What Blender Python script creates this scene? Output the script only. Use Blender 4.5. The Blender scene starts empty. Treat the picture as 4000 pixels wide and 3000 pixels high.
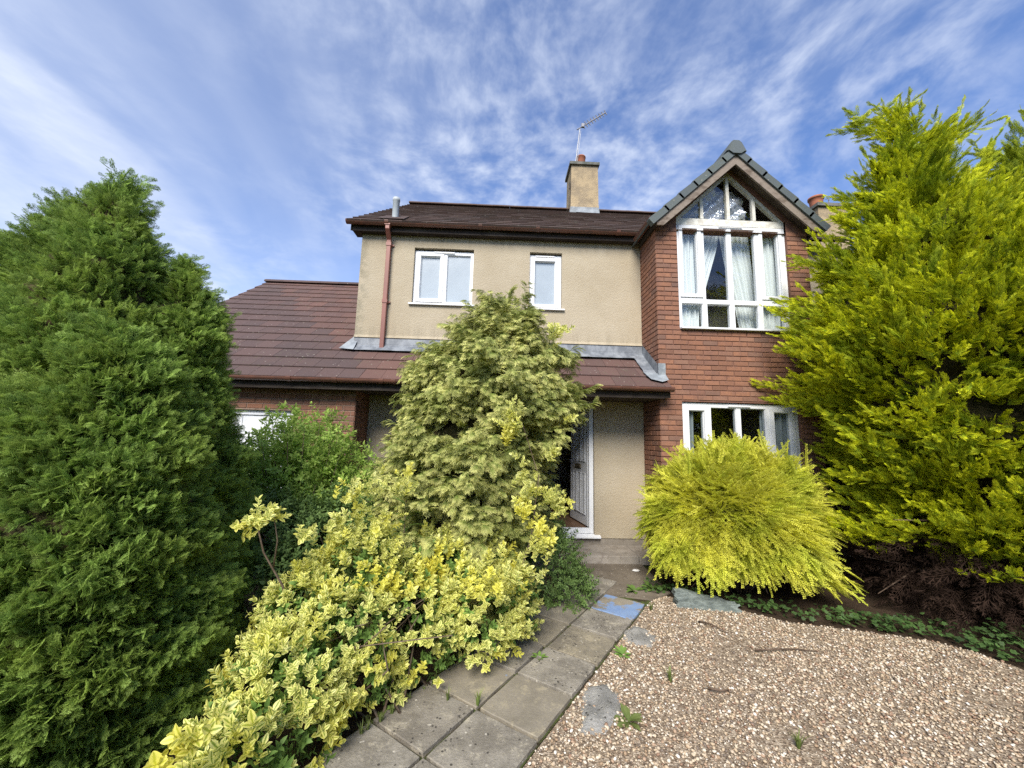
import bpy, bmesh, math, random
import numpy as np
from mathutils import Vector, Matrix

random.seed(7)
rng = np.random.default_rng(11)
R = math.radians
scene = bpy.context.scene
col = scene.collection

# ------------------------------------------------------------------ camera
CAM_H = 1.741
_p, _r, _y = 0.1354, 0.0247, 0.0314
_fw = Vector((math.sin(_y) * math.cos(_p), math.cos(_y) * math.cos(_p), math.sin(_p)))
_r0 = Vector((math.cos(_y), -math.sin(_y), 0))
_u0 = _r0.cross(_fw)
_right = _r0 * math.cos(_r) + _u0 * math.sin(_r)
_up = -_r0 * math.sin(_r) + _u0 * math.cos(_r)
cam_data = bpy.data.cameras.new("camera")
cam_data.sensor_width = 36.0
cam_data.lens = 1503.0 / 4000.0 * 36.0
cam_data.clip_start = 0.05
cam_data.clip_end = 2000
cam = bpy.data.objects.new("camera", cam_data)
col.objects.link(cam)
cam.matrix_world = Matrix(((_right.x, _up.x, -_fw.x, 0), (_right.y, _up.y, -_fw.y, 0), (_right.z, _up.z, -_fw.z, CAM_H), (0, 0, 0, 1)))
scene.camera = cam

# ------------------------------------------------------------------ sky, sun, exposure
SUN_TO = Vector((-0.28, -0.98, 0.95)).normalized()
sun_el = math.asin(SUN_TO.z)
sun_az = math.atan2(SUN_TO.x, SUN_TO.y)
world = bpy.data.worlds.new("World")
scene.world = world
world.use_nodes = True
wt = world.node_tree
wt.nodes.clear()

def N(t, kind, **kw):
    n = t.nodes.new(kind)
    for k, v in kw.items():
        if k in ("loc",):
            continue
        if isinstance(k, str) and k.startswith("i_"):
            n.inputs[k[2:].replace("_", " ")].default_value = v
        else:
            setattr(n, k, v)
    return n

def L(t, a, b):
    t.links.new(a, b)

def ramp(t, fac, stops, interp="LINEAR"):
    n = t.nodes.new("ShaderNodeValToRGB")
    n.color_ramp.interpolation = interp
    el = n.color_ramp.elements
    while len(el) > 1:
        el.remove(el[-1])
    el[0].position = stops[0][0]
    c = stops[0][1]
    el[0].color = (*c, 1) if len(c) == 3 else c
    for p, c in stops[1:]:
        e = el.new(p)
        e.color = (*c, 1) if len(c) == 3 else c
    L(t, fac, n.inputs["Fac"])
    return n.outputs["Color"]

def math_(t, op, a, b=None, c=None, clamp=False):
    n = t.nodes.new("ShaderNodeMath")
    n.operation = op
    n.use_clamp = clamp
    for i, v in enumerate((a, b, c)):
        if v is None:
            continue
        if isinstance(v, (int, float)):
            n.inputs[i].default_value = v
        else:
            L(t, v, n.inputs[i])
    return n.outputs[0]

def mixc(t, fac, a, b, mode="MIX"):
    n = t.nodes.new("ShaderNodeMix")
    n.data_type = "RGBA"
    n.blend_type = mode
    for sock, v in ((n.inputs[0], fac), (n.inputs[6], a), (n.inputs[7], b)):
        if isinstance(v, (int, float)):
            sock.default_value = v
        elif isinstance(v, tuple):
            sock.default_value = (*v, 1) if len(v) == 3 else v
        else:
            L(t, v, sock)
    return n.outputs[2]

def noise(t, vec, scale, detail=3, rough=0.55, dist=0.0, dim="3D"):
    n = t.nodes.new("ShaderNodeTexNoise")
    n.noise_dimensions = dim
    n.inputs["Scale"].default_value = scale
    n.inputs["Detail"].default_value = detail
    n.inputs["Roughness"].default_value = rough
    n.inputs["Distortion"].default_value = dist
    if vec is not None:
        L(t, vec, n.inputs["Vector"])
    return n.outputs["Fac"]

def mapping(t, vec, scale=(1, 1, 1), loc=(0, 0, 0), rot=(0, 0, 0)):
    n = t.nodes.new("ShaderNodeMapping")
    n.inputs["Location"].default_value = loc
    n.inputs["Rotation"].default_value = rot
    n.inputs["Scale"].default_value = scale
    L(t, vec, n.inputs["Vector"])
    return n.outputs[0]

def smooth(t, v, lo, hi):
    n = t.nodes.new("ShaderNodeMapRange")
    n.interpolation_type = "SMOOTHSTEP"
    n.inputs["From Min"].default_value = lo
    n.inputs["From Max"].default_value = hi
    L(t, v, n.inputs["Value"])
    return n.outputs[0]

SKY_K = 0.13
SKY_TINT = (0.49, 0.57, 0.73)
CLOUD_C = (2.85, 3.1, 3.6)
CLOUD_X, CLOUD_Y = 1.35, 2.2
sky = N(wt, "ShaderNodeTexSky", sky_type="NISHITA", sun_disc=False)
sky.sun_elevation = sun_el
sky.sun_rotation = sun_az
sky.altitude = 50
sky.air_density = 1.0
sky.dust_density = 0.35
sky.ozone_density = 3.0
tc = N(wt, "ShaderNodeTexCoord")
sep = N(wt, "ShaderNodeSeparateXYZ")
L(wt, tc.outputs["Generated"], sep.inputs[0])
zc = math_(wt, "ADD", math_(wt, "MAXIMUM", sep.outputs["Z"], 0.0), 0.10)
cmb = N(wt, "ShaderNodeCombineXYZ")
L(wt, math_(wt, "DIVIDE", sep.outputs["X"], zc), cmb.inputs[0])
L(wt, math_(wt, "DIVIDE", sep.outputs["Y"], zc), cmb.inputs[1])
plane = cmb.outputs[0]
# long streaks running away from the viewer, plus a mackerel layer
rotp = mapping(wt, plane, rot=(0, 0, R(-10)))
warp = N(wt, "ShaderNodeTexNoise")
warp.inputs["Scale"].default_value = 1.1
L(wt, plane, warp.inputs["Vector"])
wv_ = N(wt, "ShaderNodeVectorMath", operation="MULTIPLY_ADD")
L(wt, warp.outputs["Color"], wv_.inputs[0])
wv_.inputs[1].default_value = (0.3, 0.3, 0)
L(wt, rotp, wv_.inputs[2])
streak = noise(wt, mapping(wt, wv_.outputs[0], scale=(2.3, 0.26, 1), loc=(3.1, 0.4, 0)), 1.0, 4, 0.5, 0.15)
puff = noise(wt, mapping(wt, wv_.outputs[0], scale=(3.1, 2.8, 1), loc=(0.3, 7.7, 0)), 2.9, 5, 0.58, 0.1)
broad = noise(wt, mapping(wt, plane, scale=(0.75, 0.75, 1), loc=(CLOUD_X, CLOUD_Y, 0)), 1.0, 2, 0.5)
leftness = smooth(wt, math_(wt, "DIVIDE", sep.outputs["X"], math_(wt, "ADD", math_(wt, "ABSOLUTE", sep.outputs["Y"]), 0.25)), 0.10, -0.95)
m1 = math_(wt, "MULTIPLY", smooth(wt, streak, 0.25, 0.80), math_(wt, "ADD", math_(wt, "MULTIPLY", leftness, 0.52), 0.12))
m2 = math_(wt, "MULTIPLY", smooth(wt, puff, 0.30, 0.86), smooth(wt, broad, 0.34, 0.62))
m2 = math_(wt, "MULTIPLY", m2, math_(wt, "SUBTRACT", 0.82, math_(wt, "MULTIPLY", leftness, 0.55)))
cover = math_(wt, "ADD", math_(wt, "ADD", m1, m2), math_(wt, "MULTIPLY", leftness, 0.27), clamp=True)
# thin veil towards the horizon
veil = smooth(wt, sep.outputs["Z"], 0.50, 0.02)
cover = math_(wt, "ADD", cover, math_(wt, "MULTIPLY", veil, 0.30), clamp=True)
cover = math_(wt, "MULTIPLY", cover, 0.88)
skc = N(wt, "ShaderNodeVectorMath", operation="MULTIPLY")
L(wt, sky.outputs[0], skc.inputs[0])
skc.inputs[1].default_value = SKY_TINT
cloudy = mixc(wt, cover, skc.outputs[0], CLOUD_C)
bg = N(wt, "ShaderNodeBackground")
bg.inputs["Strength"].default_value = SKY_K
L(wt, cloudy, bg.inputs[0])
wo = N(wt, "ShaderNodeOutputWorld")
L(wt, bg.outputs[0], wo.inputs[0])

sun_data = bpy.data.lights.new("sun", "SUN")
sun_data.energy = 2.7
sun_data.angle = R(30)
sun_data.color = (1.0, 0.94, 0.85)
sun = bpy.data.objects.new("sun", sun_data)
sun.rotation_euler = (-SUN_TO).to_track_quat("-Z", "Y").to_euler()
sun.location = (-4, -4, 12)
col.objects.link(sun)

vs = scene.view_settings
vs.view_transform = "Standard"
vs.look = "None"
vs.gamma = 1.0
vs.use_curve_mapping = False
vs.exposure = 1.3
scene.cycles.use_denoising = False
scene.cycles.max_bounces = 8
scene.cycles.transparent_max_bounces = 12
scene.cycles.caustics_reflective = False
scene.cycles.caustics_refractive = False
scene.cycles.sample_clamp_indirect = 4.0

# ------------------------------------------------------------------ helpers
ORIG = {}

def origin_of(o):
    return ORIG.get(o.name, Vector((0, 0, 0))) if o else Vector((0, 0, 0))

def empty(name, loc, label, cat, group=None):
    o = bpy.data.objects.new(name, None)
    o.empty_display_size = 0.1
    o.location = loc
    col.objects.link(o)
    ORIG[o.name] = Vector(loc)
    tag(o, label, cat, group)
    return o

def tag(o, label=None, cat=None, group=None, kind=None):
    if label: o["label"] = label
    if cat: o["category"] = cat
    if group: o["group"] = group
    if kind: o["kind"] = kind
    return o

def link(name, mesh, parent=None, loc=None):
    """link a mesh whose coordinates are already relative to the parent origin (or world)"""
    o = bpy.data.objects.new(name, mesh)
    col.objects.link(o)
    if parent: o.parent = parent
    if loc is not None: o.location = loc
    ORIG[o.name] = origin_of(parent) + Vector(o.location)
    return o

class MB:
    def __init__(s):
        s.v = []; s.f = []; s.a = []
    def add(s, vs, fs, a=0.0):
        n = len(s.v)
        s.v.extend([tuple(q) for q in vs])
        s.f.extend([tuple(i + n for i in q) for q in fs])
        s.a.extend([a] * len(fs))
        return s
    def box(s, x0, x1, y0, y1, z0, z1, a=0.0):
        return s.add([(x0, y0, z0), (x1, y0, z0), (x1, y1, z0), (x0, y1, z0), (x0, y0, z1), (x1, y0, z1), (x1, y1, z1), (x0, y1, z1)],
                     [(3, 2, 1, 0), (4, 5, 6, 7), (0, 1, 5, 4), (1, 2, 6, 5), (2, 3, 7, 6), (3, 0, 4, 7)], a)
    def poly(s, pts, a=0.0):
        return s.add(pts, [tuple(range(len(pts)))], a)
    def prism(s, pts, vec, a=0.0):
        """closed prism: polygon pts swept by vec"""
        n = len(pts); vec = Vector(vec)
        q = [Vector(p) for p in pts]
        s.add(q + [p + vec for p in q],
              [tuple(range(n - 1, -1, -1)), tuple(range(n, 2 * n))] + [(i, (i + 1) % n, n + (i + 1) % n, n + i) for i in range(n)], a)
        return s
    def tube(s, pts, r, n=10, caps=True, a=0.0, r1=None):
        pts = [Vector(p) for p in pts]
        rings = []
        m = len(pts)
        for i, p in enumerate(pts):
            if i == 0: d = pts[1] - pts[0]
            elif i == m - 1: d = pts[-1] - pts[-2]
            else: d = (pts[i + 1] - pts[i]).normalized() + (pts[i] - pts[i - 1]).normalized()
            d.normalize()
            u = d.orthogonal().normalized() if abs(d.z) > 0.99 else d.cross(Vector((0, 0, 1))).normalized()
            w = d.cross(u)
            rr = r if r1 is None else r + (r1 - r) * i / (m - 1)
            rings.append([p + (u * math.cos(2 * math.pi * k / n) + w * math.sin(2 * math.pi * k / n)) * rr for k in range(n)])
        vs_ = [q for ring in rings for q in ring]
        fs = [(i * n + k, i * n + (k + 1) % n, (i + 1) * n + (k + 1) % n, (i + 1) * n + k) for i in range(m - 1) for k in range(n)]
        if caps:
            fs += [tuple(range(n - 1, -1, -1)), tuple((m - 1) * n + k for k in range(n))]
        return s.add(vs_, fs, a)
    def sweep(s, prof, path, a=0.0):
        """open profile (list of 2D) given as function of path point already 3D: prof list of offset Vectors"""
        vs_ = [Vector(p) + Vector(o) for p in path for o in prof]
        n = len(prof)
        fs = [(i * n + k, i * n + k + 1, (i + 1) * n + k + 1, (i + 1) * n + k) for i in range(len(path) - 1) for k in range(n - 1)]
        return s.add(vs_, fs, a)
    def lathe(s, cx, cy, prof, n=20, a=0.0):
        vs_ = [(cx + r * math.cos(2 * math.pi * k / n), cy + r * math.sin(2 * math.pi * k / n), z) for r, z in prof for k in range(n)]
        fs = [(i * n + k, i * n + (k + 1) % n, (i + 1) * n + (k + 1) % n, (i + 1) * n + k) for i in range(len(prof) - 1) for k in range(n)]
        return s.add(vs_, fs, a)
    def mesh(s, name, off=(0, 0, 0), attr=None):
        me = bpy.data.meshes.new(name)
        o = Vector(off)
        me.from_pydata([Vector(q) - o for q in s.v], [], s.f)
        if attr:
            at = me.attributes.new(attr, "FLOAT", "FACE")
            at.data.foreach_set("value", s.a)
        me.update()
        return me
    def build(s, name, mat, parent=None, smooth_=False, attr=None, fix=True, bevel=0.0):
        off = origin_of(parent)
        me = s.mesh(name, off, attr)
        if fix:
            bm = bmesh.new(); bm.from_mesh(me)
            bmesh.ops.recalc_face_normals(bm, faces=bm.faces)
            bm.to_mesh(me); bm.free()
        me.materials.append(mat)
        if smooth_:
            me.polygons.foreach_set("use_smooth", [True] * len(me.polygons))
        o = link(name, me, parent)
        if bevel:
            md = o.modifiers.new("bevel", "BEVEL"); md.width = bevel; md.segments = 2; md.limit_method = "ANGLE"
        return o

# ------------------------------------------------------------------ materials
def new_mat(name):
    m = bpy.data.materials.new(name)
    m.use_nodes = True
    t = m.node_tree
    t.nodes.clear()
    out = t.nodes.new("ShaderNodeOutputMaterial")
    return m, t, out

def principled(t, out, color, rough=0.6, spec=0.4, bump=None, bump_d=0.01, bump_s=1.0, metal=0.0):
    b = t.nodes.new("ShaderNodeBsdfPrincipled")
    if isinstance(color, tuple): b.inputs["Base Color"].default_value = (*color, 1)
    else: L(t, color, b.inputs["Base Color"])
    if isinstance(rough, (int, float)): b.inputs["Roughness"].default_value = rough
    else: L(t, rough, b.inputs["Roughness"])
    b.inputs["Specular IOR Level"].default_value = spec
    b.inputs["Metallic"].default_value = metal
    if bump is not None:
        n = t.nodes.new("ShaderNodeBump")
        n.inputs["Distance"].default_value = bump_d
        n.inputs["Strength"].default_value = bump_s
        L(t, bump, n.inputs["Height"])
        L(t, n.outputs[0], b.inputs["Normal"])
    if out is not None: L(t, b.outputs[0], out.inputs[0])
    return b

def pos(t):
    return t.nodes.new("ShaderNodeNewGeometry").outputs["Position"]

def attr(t, name, typ="GEOMETRY"):
    n = t.nodes.new("ShaderNodeAttribute"); n.attribute_name = name; n.attribute_type = typ
    return n.outputs["Fac"]

def rnd(t):
    return t.nodes.new("ShaderNodeObjectInfo").outputs["Random"]

def worn(name, c1, c2, scale=3.0, rough=0.6, spec=0.35, bump=0.004, bscale=60, stretch=(1, 1, 1), lo=0.35, hi=0.65):
    m, t, out = new_mat(name)
    p = mapping(t, pos(t), scale=stretch)
    n1 = noise(t, p, scale, 5, 0.6)
    c = mixc(t, smooth(t, n1, lo, hi), c1, c2)
    b = noise(t, p, bscale, 3, 0.6)
    principled(t, out, c, rough, spec, b, bump, 0.6)
    return m

M = {}
def build_materials():
    # roughcast render
    m, t, out = new_mat("render_cream"); P = pos(t)
    v = t.nodes.new("ShaderNodeTexVoronoi"); v.inputs["Scale"].default_value = 85; L(t, P, v.inputs["Vector"])
    wob = noise(t, P, 30, 4, 0.6)
    hgt = math_(t, "ADD", math_(t, "MULTIPLY", v.outputs["Distance"], -1.1), math_(t, "MULTIPLY", wob, 0.9))
    c = mixc(t, smooth(t, noise(t, P, 1.3, 5, 0.65), 0.3, 0.7), (0.375, 0.318, 0.225), (0.425, 0.368, 0.27))
    c = mixc(t, math_(t, "MULTIPLY", smooth(t, noise(t, P, 90, 3, 0.6), 0.50, 0.75), 0.28), c, (0.36, 0.27, 0.16))
    c = mixc(t, math_(t, "MULTIPLY", smooth(t, noise(t, mapping(t, P, scale=(5, 5, 0.5)), 1.0, 5, 0.65), 0.55, 0.8), 0.30), c, (0.36, 0.31, 0.21))
    sz = t.nodes.new("ShaderNodeSeparateXYZ"); L(t, P, sz.inputs[0])
    drip = noise(t, mapping(t, P, scale=(9, 9, 0.7)), 1.0, 5, 0.7)
    band = math_(t, "ADD", smooth(t, sz.outputs["Z"], 4.75, 5.06), math_(t, "MULTIPLY", math_(t, "MULTIPLY", smooth(t, sz.outputs["Z"], 3.62, 3.28), smooth(t, sz.outputs["Z"], 3.1, 3.2)), 0.8))
    c = mixc(t, math_(t, "MULTIPLY", math_(t, "MULTIPLY", smooth(t, drip, 0.40, 0.68), band), 0.45), c, (0.17, 0.145, 0.10))
    cor = math_(t, "MULTIPLY", smooth(t, sz.outputs["X"], -2.16, -2.38), smooth(t, noise(t, P, 7, 5, 0.7), 0.38, 0.6))
    c = mixc(t, math_(t, "MULTIPLY", cor, 0.45), c, (0.13, 0.125, 0.085))
    principled(t, out, c, 0.92, 0.15, hgt, 0.009, 0.6)
    M["render"] = m
    # chimney render: dirtier
    m, t, out = new_mat("render_chimney"); P = pos(t)
    v = t.nodes.new("ShaderNodeTexVoronoi"); v.inputs["Scale"].default_value = 55; L(t, P, v.inputs["Vector"])
    c = mixc(t, smooth(t, noise(t, P, 3.2, 5, 0.65), 0.38, 0.62), (0.40, 0.31, 0.19), (0.27, 0.215, 0.145))
    principled(t, out, c, 0.95, 0.1, v.outputs["Distance"], 0.012, 0.8)
    M["render_chimney"] = m
    # bricks (single objects and joined ones)
    stops = [(0.0, (0.185, 0.094, 0.062)), (0.2, (0.245, 0.118, 0.074)), (0.42, (0.285, 0.138, 0.084)), (0.62, (0.205, 0.105, 0.074)), (0.8, (0.26, 0.142, 0.096)), (0.92, (0.15, 0.090, 0.070)), (1.0, (0.305, 0.152, 0.094))]
    for key, src in (("brick", rnd), ("brick_joined", lambda t: attr(t, "rnd"))):
        m, t, out = new_mat(key); P = pos(t)
        c = ramp(t, src(t), stops)
        c = mixc(t, math_(t, "MULTIPLY", smooth(t, noise(t, P, 9, 4, 0.65), 0.42, 0.72), 0.55), c, (0.155, 0.085, 0.065))
        c = mixc(t, math_(t, "MULTIPLY", smooth(t, noise(t, mapping(t, P, scale=(1, 1, 0.3)), 160, 3, 0.6), 0.55, 0.8), 0.35), c, (0.44, 0.21, 0.13))
        bh = math_(t, "ADD", noise(t, mapping(t, P, scale=(2.2, 2.2, 0.35)), 130, 3, 0.6), noise(t, P, 25, 3))
        principled(t, out, c, 0.88, 0.2, bh, 0.004, 0.7)
        M[key] = m
    M["mortar_bay"] = worn("mortar_bay", (0.15, 0.075, 0.055), (0.20, 0.11, 0.08), 12, 0.95, 0.1)
    M["mortar_garage"] = worn("mortar_garage", (0.34, 0.25, 0.19), (0.24, 0.16, 0.12), 9, 0.95, 0.1)
    # roof tiles
    def tile_mat(key, stops, src, grime):
        m, t, out = new_mat(key); P = pos(t)
        c = ramp(t, src(t), stops)
        c = mixc(t, math_(t, "MULTIPLY", smooth(t, noise(t, P, 2.4, 5, 0.65), 0.42, 0.7), 0.55), c, grime)
        c = mixc(t, math_(t, "MULTIPLY", smooth(t, noise(t, P, 38, 4, 0.6), 0.62, 0.78), 0.35), c, (0.30, 0.24, 0.20))
        c = mixc(t, math_(t, "MULTIPLY", math_(t, "MULTIPLY", smooth(t, noise(t, P, 17, 5, 0.7), 0.55, 0.68), smooth(t, noise(t, P, 0.9, 3), 0.40, 0.62)), 0.7), c, (0.105, 0.098, 0.06))
        v = t.nodes.new("ShaderNodeTexVoronoi"); v.inputs["Scale"].default_value = 11; L(t, P, v.inputs["Vector"])
        c = mixc(t, math_(t, "MULTIPLY", smooth(t, v.outputs["Distance"], 0.12, 0.07), 0.6), c, (0.34, 0.31, 0.26))
        principled(t, out, c, 0.8, 0.25, noise(t, P, 210, 3), 0.003, 0.7)
        M[key] = m
    red = [(0, (0.105, 0.062, 0.052)), (0.3, (0.122, 0.070, 0.058)), (0.55, (0.090, 0.057, 0.050)), (0.8, (0.135, 0.073, 0.058)), (1, (0.10, 0.064, 0.057))]
    brown = [(0, (0.078, 0.053, 0.049)), (0.4, (0.095, 0.062, 0.056)), (0.7, (0.071, 0.050, 0.047)), (1, (0.104, 0.064, 0.056))]
    dark = [(0, (0.062, 0.042, 0.036)), (0.5, (0.092, 0.060, 0.049)), (1, (0.072, 0.055, 0.048))]
    slate = [(0, (0.082, 0.098, 0.104)), (0.5, (0.105, 0.122, 0.126)), (1, (0.072, 0.086, 0.092))]
    tile_mat("tile_canopy", red, rnd, (0.10, 0.055, 0.047))
    tile_mat("tile_garage", brown, rnd, (0.098, 0.062, 0.053))
    tile_mat("tile_main", dark, lambda t: attr(t, "rnd"), (0.085, 0.058, 0.042))
    tile_mat("tile_bay", slate, rnd, (0.10, 0.12, 0.10))
    tile_mat("tile_bay_joined", slate, lambda t: attr(t, "rnd"), (0.10, 0.12, 0.10))
    # plastics, timber, lead
    m, t, out = new_mat("white_upvc"); P = pos(t)
    c = mixc(t, math_(t, "MULTIPLY", smooth(t, noise(t, P, 4, 5, 0.65), 0.5, 0.85), 0.22), (0.70, 0.71, 0.72), (0.50, 0.50, 0.48))
    principled(t, out, c, 0.32, 0.45); M["upvc"] = m
    M["cream_paint"] = worn("cream_paint", (0.70, 0.69, 0.62), (0.52, 0.49, 0.42), 14, 0.6, 0.3)
    M["gutter"] = worn("brown_gutter_plastic", (0.155, 0.068, 0.046), (0.105, 0.052, 0.038), 5, 0.4, 0.45, 0.001)
    M["pipe"] = worn("brown_pipe_plastic", (0.255, 0.098, 0.072), (0.19, 0.078, 0.058), 4, 0.45, 0.4, 0.001, stretch=(1, 1, 0.3))
    M["fascia"] = worn("dark_stained_timber", (0.030, 0.022, 0.017), (0.10, 0.083, 0.065), 3.2, 0.75, 0.25, 0.003, 90, (0.5, 1, 3), 0.45, 0.8)
    M["barge"] = worn("weathered_bargeboard", (0.225, 0.185, 0.15), (0.105, 0.078, 0.058), 5, 0.8, 0.2, 0.004, 80, (1, 1, 2.4), 0.42, 0.68)
    M["barge_dark"] = worn("soffit_timber", (0.055, 0.042, 0.034), (0.10, 0.08, 0.062), 5, 0.85, 0.15)
    M["lead"] = worn("lead_flashing", (0.115, 0.128, 0.145), (0.215, 0.232, 0.25), 7, 0.55, 0.4, 0.006, 34, (1, 1, 0.6), 0.38, 0.66)
    M["lead_pale"] = worn("pale_lead", (0.27, 0.295, 0.31), (0.18, 0.20, 0.215), 9, 0.5, 0.4, 0.006, 30)
    M["pipe_grey"] = worn("grey_vent_pipe", (0.30, 0.34, 0.36), (0.38, 0.41, 0.42), 4, 0.5, 0.35, 0.001)
    M["metal"] = worn("aerial_metal", (0.16, 0.16, 0.18), (0.24, 0.24, 0.26), 8, 0.45, 0.5, 0.001)
    M["steel"] = worn("mast_steel", (0.42, 0.43, 0.45), (0.32, 0.32, 0.33), 8, 0.4, 0.5, 0.001)
    M["pot"] = worn("terracotta", (0.34, 0.125, 0.07), (0.25, 0.10, 0.062), 8, 0.8, 0.2, 0.003)
    M["cap"] = worn("cap_concrete", (0.17, 0.165, 0.145), (0.095, 0.10, 0.085), 6, 0.9, 0.15, 0.006)
    M["plaster"] = worn("plaster", (0.42, 0.40, 0.37), (0.36, 0.34, 0.32), 2, 0.9, 0.1)
    M["wood_floor"] = worn("wood_floor", (0.10, 0.055, 0.032), (0.145, 0.085, 0.05), 6, 0.5, 0.4, 0.001, 60, (6, 0.6, 1))
    M["brass"] = worn("aged_brass", (0.16, 0.13, 0.08), (0.10, 0.085, 0.06), 20, 0.4, 0.5, 0.001)
    M["garage_door"] = worn("garage_door_white", (0.74, 0.76, 0.79), (0.62, 0.64, 0.66), 3, 0.5, 0.35, 0.001)
    M["door"] = worn("door_white", (0.70, 0.71, 0.72), (0.60, 0.61, 0.62), 5, 0.4, 0.4, 0.001)
    # glass
    def glass(key, ior, tintc, rough=0.0):
        m, t, out = new_mat(key)
        ge = t.nodes.new("ShaderNodeNewGeometry")
        dt = t.nodes.new("ShaderNodeVectorMath"); dt.operation = "DOT_PRODUCT"
        L(t, ge.outputs["Normal"], dt.inputs[0]); L(t, ge.outputs["Incoming"], dt.inputs[1])
        f0 = ((ior - 1) / (ior + 1)) ** 2
        sch = math_(t, "POWER", math_(t, "SUBTRACT", 1.0, math_(t, "ABSOLUTE", dt.outputs["Value"]), clamp=True), 5.0)
        fac = math_(t, "ADD", math_(t, "MULTIPLY", sch, 1 - f0), f0)
        tr = t.nodes.new("ShaderNodeBsdfTransparent"); tr.inputs[0].default_value = (*tintc, 1)
        gl = t.nodes.new("ShaderNodeBsdfAnisotropic"); gl.inputs["Roughness"].default_value = rough; gl.inputs["Color"].default_value = (0.95, 0.97, 1, 1)
        mx = t.nodes.new("ShaderNodeMixShader")
        L(t, fac, mx.inputs[0]); L(t, tr.outputs[0], mx.inputs[1]); L(t, gl.outputs[0], mx.inputs[2]); L(t, mx.outputs[0], out.inputs[0])
        M[key] = m
    glass("glass", 1.75, (0.94, 0.97, 0.97))
    glass("glass_lower", 1.7, (0.80, 0.85, 0.86))
    m, t, out = new_mat("obscure_glass"); P = pos(t)
    c = mixc(t, noise(t, P, 2.2, 4, 0.6), (0.26, 0.30, 0.33), (0.40, 0.45, 0.48))
    principled(t, out, c, 0.16, 0.75, noise(t, P, 9, 2), 0.003, 0.25); M["obscure"] = m
    # fabrics
    for key, c in (("curtain_white", (0.84, 0.88, 0.88)), ("curtain_grey", (0.40, 0.43, 0.45))):
        m, t, out = new_mat(key)
        d = t.nodes.new("ShaderNodeBsdfDiffuse"); d.inputs[0].default_value = (*c, 1)
        tl = t.nodes.new("ShaderNodeBsdfTranslucent"); tl.inputs[0].default_value = (*c, 1)
        mx = t.nodes.new("ShaderNodeMixShader"); mx.inputs[0].default_value = 0.3
        L(t, d.outputs[0], mx.inputs[1]); L(t, tl.outputs[0], mx.inputs[2]); L(t, mx.outputs[0], out.inputs[0])
        M[key] = m
    m, t, out = new_mat("polythene")
    g = t.nodes.new("ShaderNodeBsdfAnisotropic"); g.inputs["Roughness"].default_value = 0.12
    tr = t.nodes.new("ShaderNodeBsdfTransparent"); tr.inputs[0].default_value = (0.82, 0.82, 0.86, 1)
    df = t.nodes.new("ShaderNodeBsdfDiffuse"); df.inputs[0].default_value = (0.75, 0.75, 0.78, 1)
    a1 = t.nodes.new("ShaderNodeMixShader"); a1.inputs[0].default_value = 0.5
    a2 = t.nodes.new("ShaderNodeMixShader"); a2.inputs[0].default_value = 0.22
    L(t, tr.outputs[0], a1.inputs[1]); L(t, df.outputs[0], a1.inputs[2]); L(t, a1.outputs[0], a2.inputs[1]); L(t, g.outputs[0], a2.inputs[2]); L(t, a2.outputs[0], out.inputs[0])
    M["polythene"] = m
    # ground
    m, t, out = new_mat("soil"); P = pos(t)
    c = mixc(t, noise(t, P, 6, 6, 0.7), (0.028, 0.019, 0.012), (0.085, 0.058, 0.038))
    principled(t, out, c, 0.95, 0.1, noise(t, P, 40, 5, 0.7), 0.03, 1.0); M["soil"] = m
    m, t, out = new_mat("joint_moss"); P = pos(t)
    c = mixc(t, smooth(t, noise(t, P, 5, 5, 0.7), 0.42, 0.6), (0.045, 0.034, 0.022), (0.075, 0.095, 0.028))
    principled(t, out, c, 0.95, 0.1, noise(t, P, 90, 4, 0.7), 0.01, 1.0); M["joint"] = m
    m, t, out = new_mat("lawn_ground"); P = pos(t)
    c = mixc(t, noise(t, P, 3, 6, 0.7), (0.040, 0.055, 0.018), (0.085, 0.095, 0.035))
    principled(t, out, c, 0.95, 0.1, noise(t, P, 60, 4, 0.7), 0.03, 1.0); M["ground"] = m
    m, t, out = new_mat("gravel_bed"); P = pos(t)
    v = t.nodes.new("ShaderNodeTexVoronoi"); v.inputs["Scale"].default_value = 80; L(t, P, v.inputs["Vector"])
    c = ramp(t, v.outputs["Color"], [(0.2, (0.13, 0.095, 0.065)), (0.5, (0.24, 0.182, 0.124)), (0.8, (0.40, 0.33, 0.245))])
    principled(t, out, c, 0.9, 0.2, v.outputs["Distance"], 0.01, 0.8); M["gravel_bed"] = m
    m, t, out = new_mat("gravel_stone"); P = pos(t)
    c = ramp(t, rnd(t), [(0.0, (0.29, 0.20, 0.122)), (0.12, (0.43, 0.335, 0.222)), (0.30, (0.23, 0.135, 0.088)), (0.38, (0.53, 0.44, 0.315)), (0.58, (0.35, 0.24, 0.16)), (0.65, (0.60, 0.535, 0.43)), (0.80, (0.125, 0.102, 0.085)), (0.86, (0.46, 0.37, 0.265)), (0.95, (0.70, 0.665, 0.59))], "CONSTANT")
    c = mixc(t, math_(t, "MULTIPLY", noise(t, P, 120, 3), 0.35), c, (0.34, 0.25, 0.17))
    principled(t, out, c, 0.75, 0.3); M["stone"] = m
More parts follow.
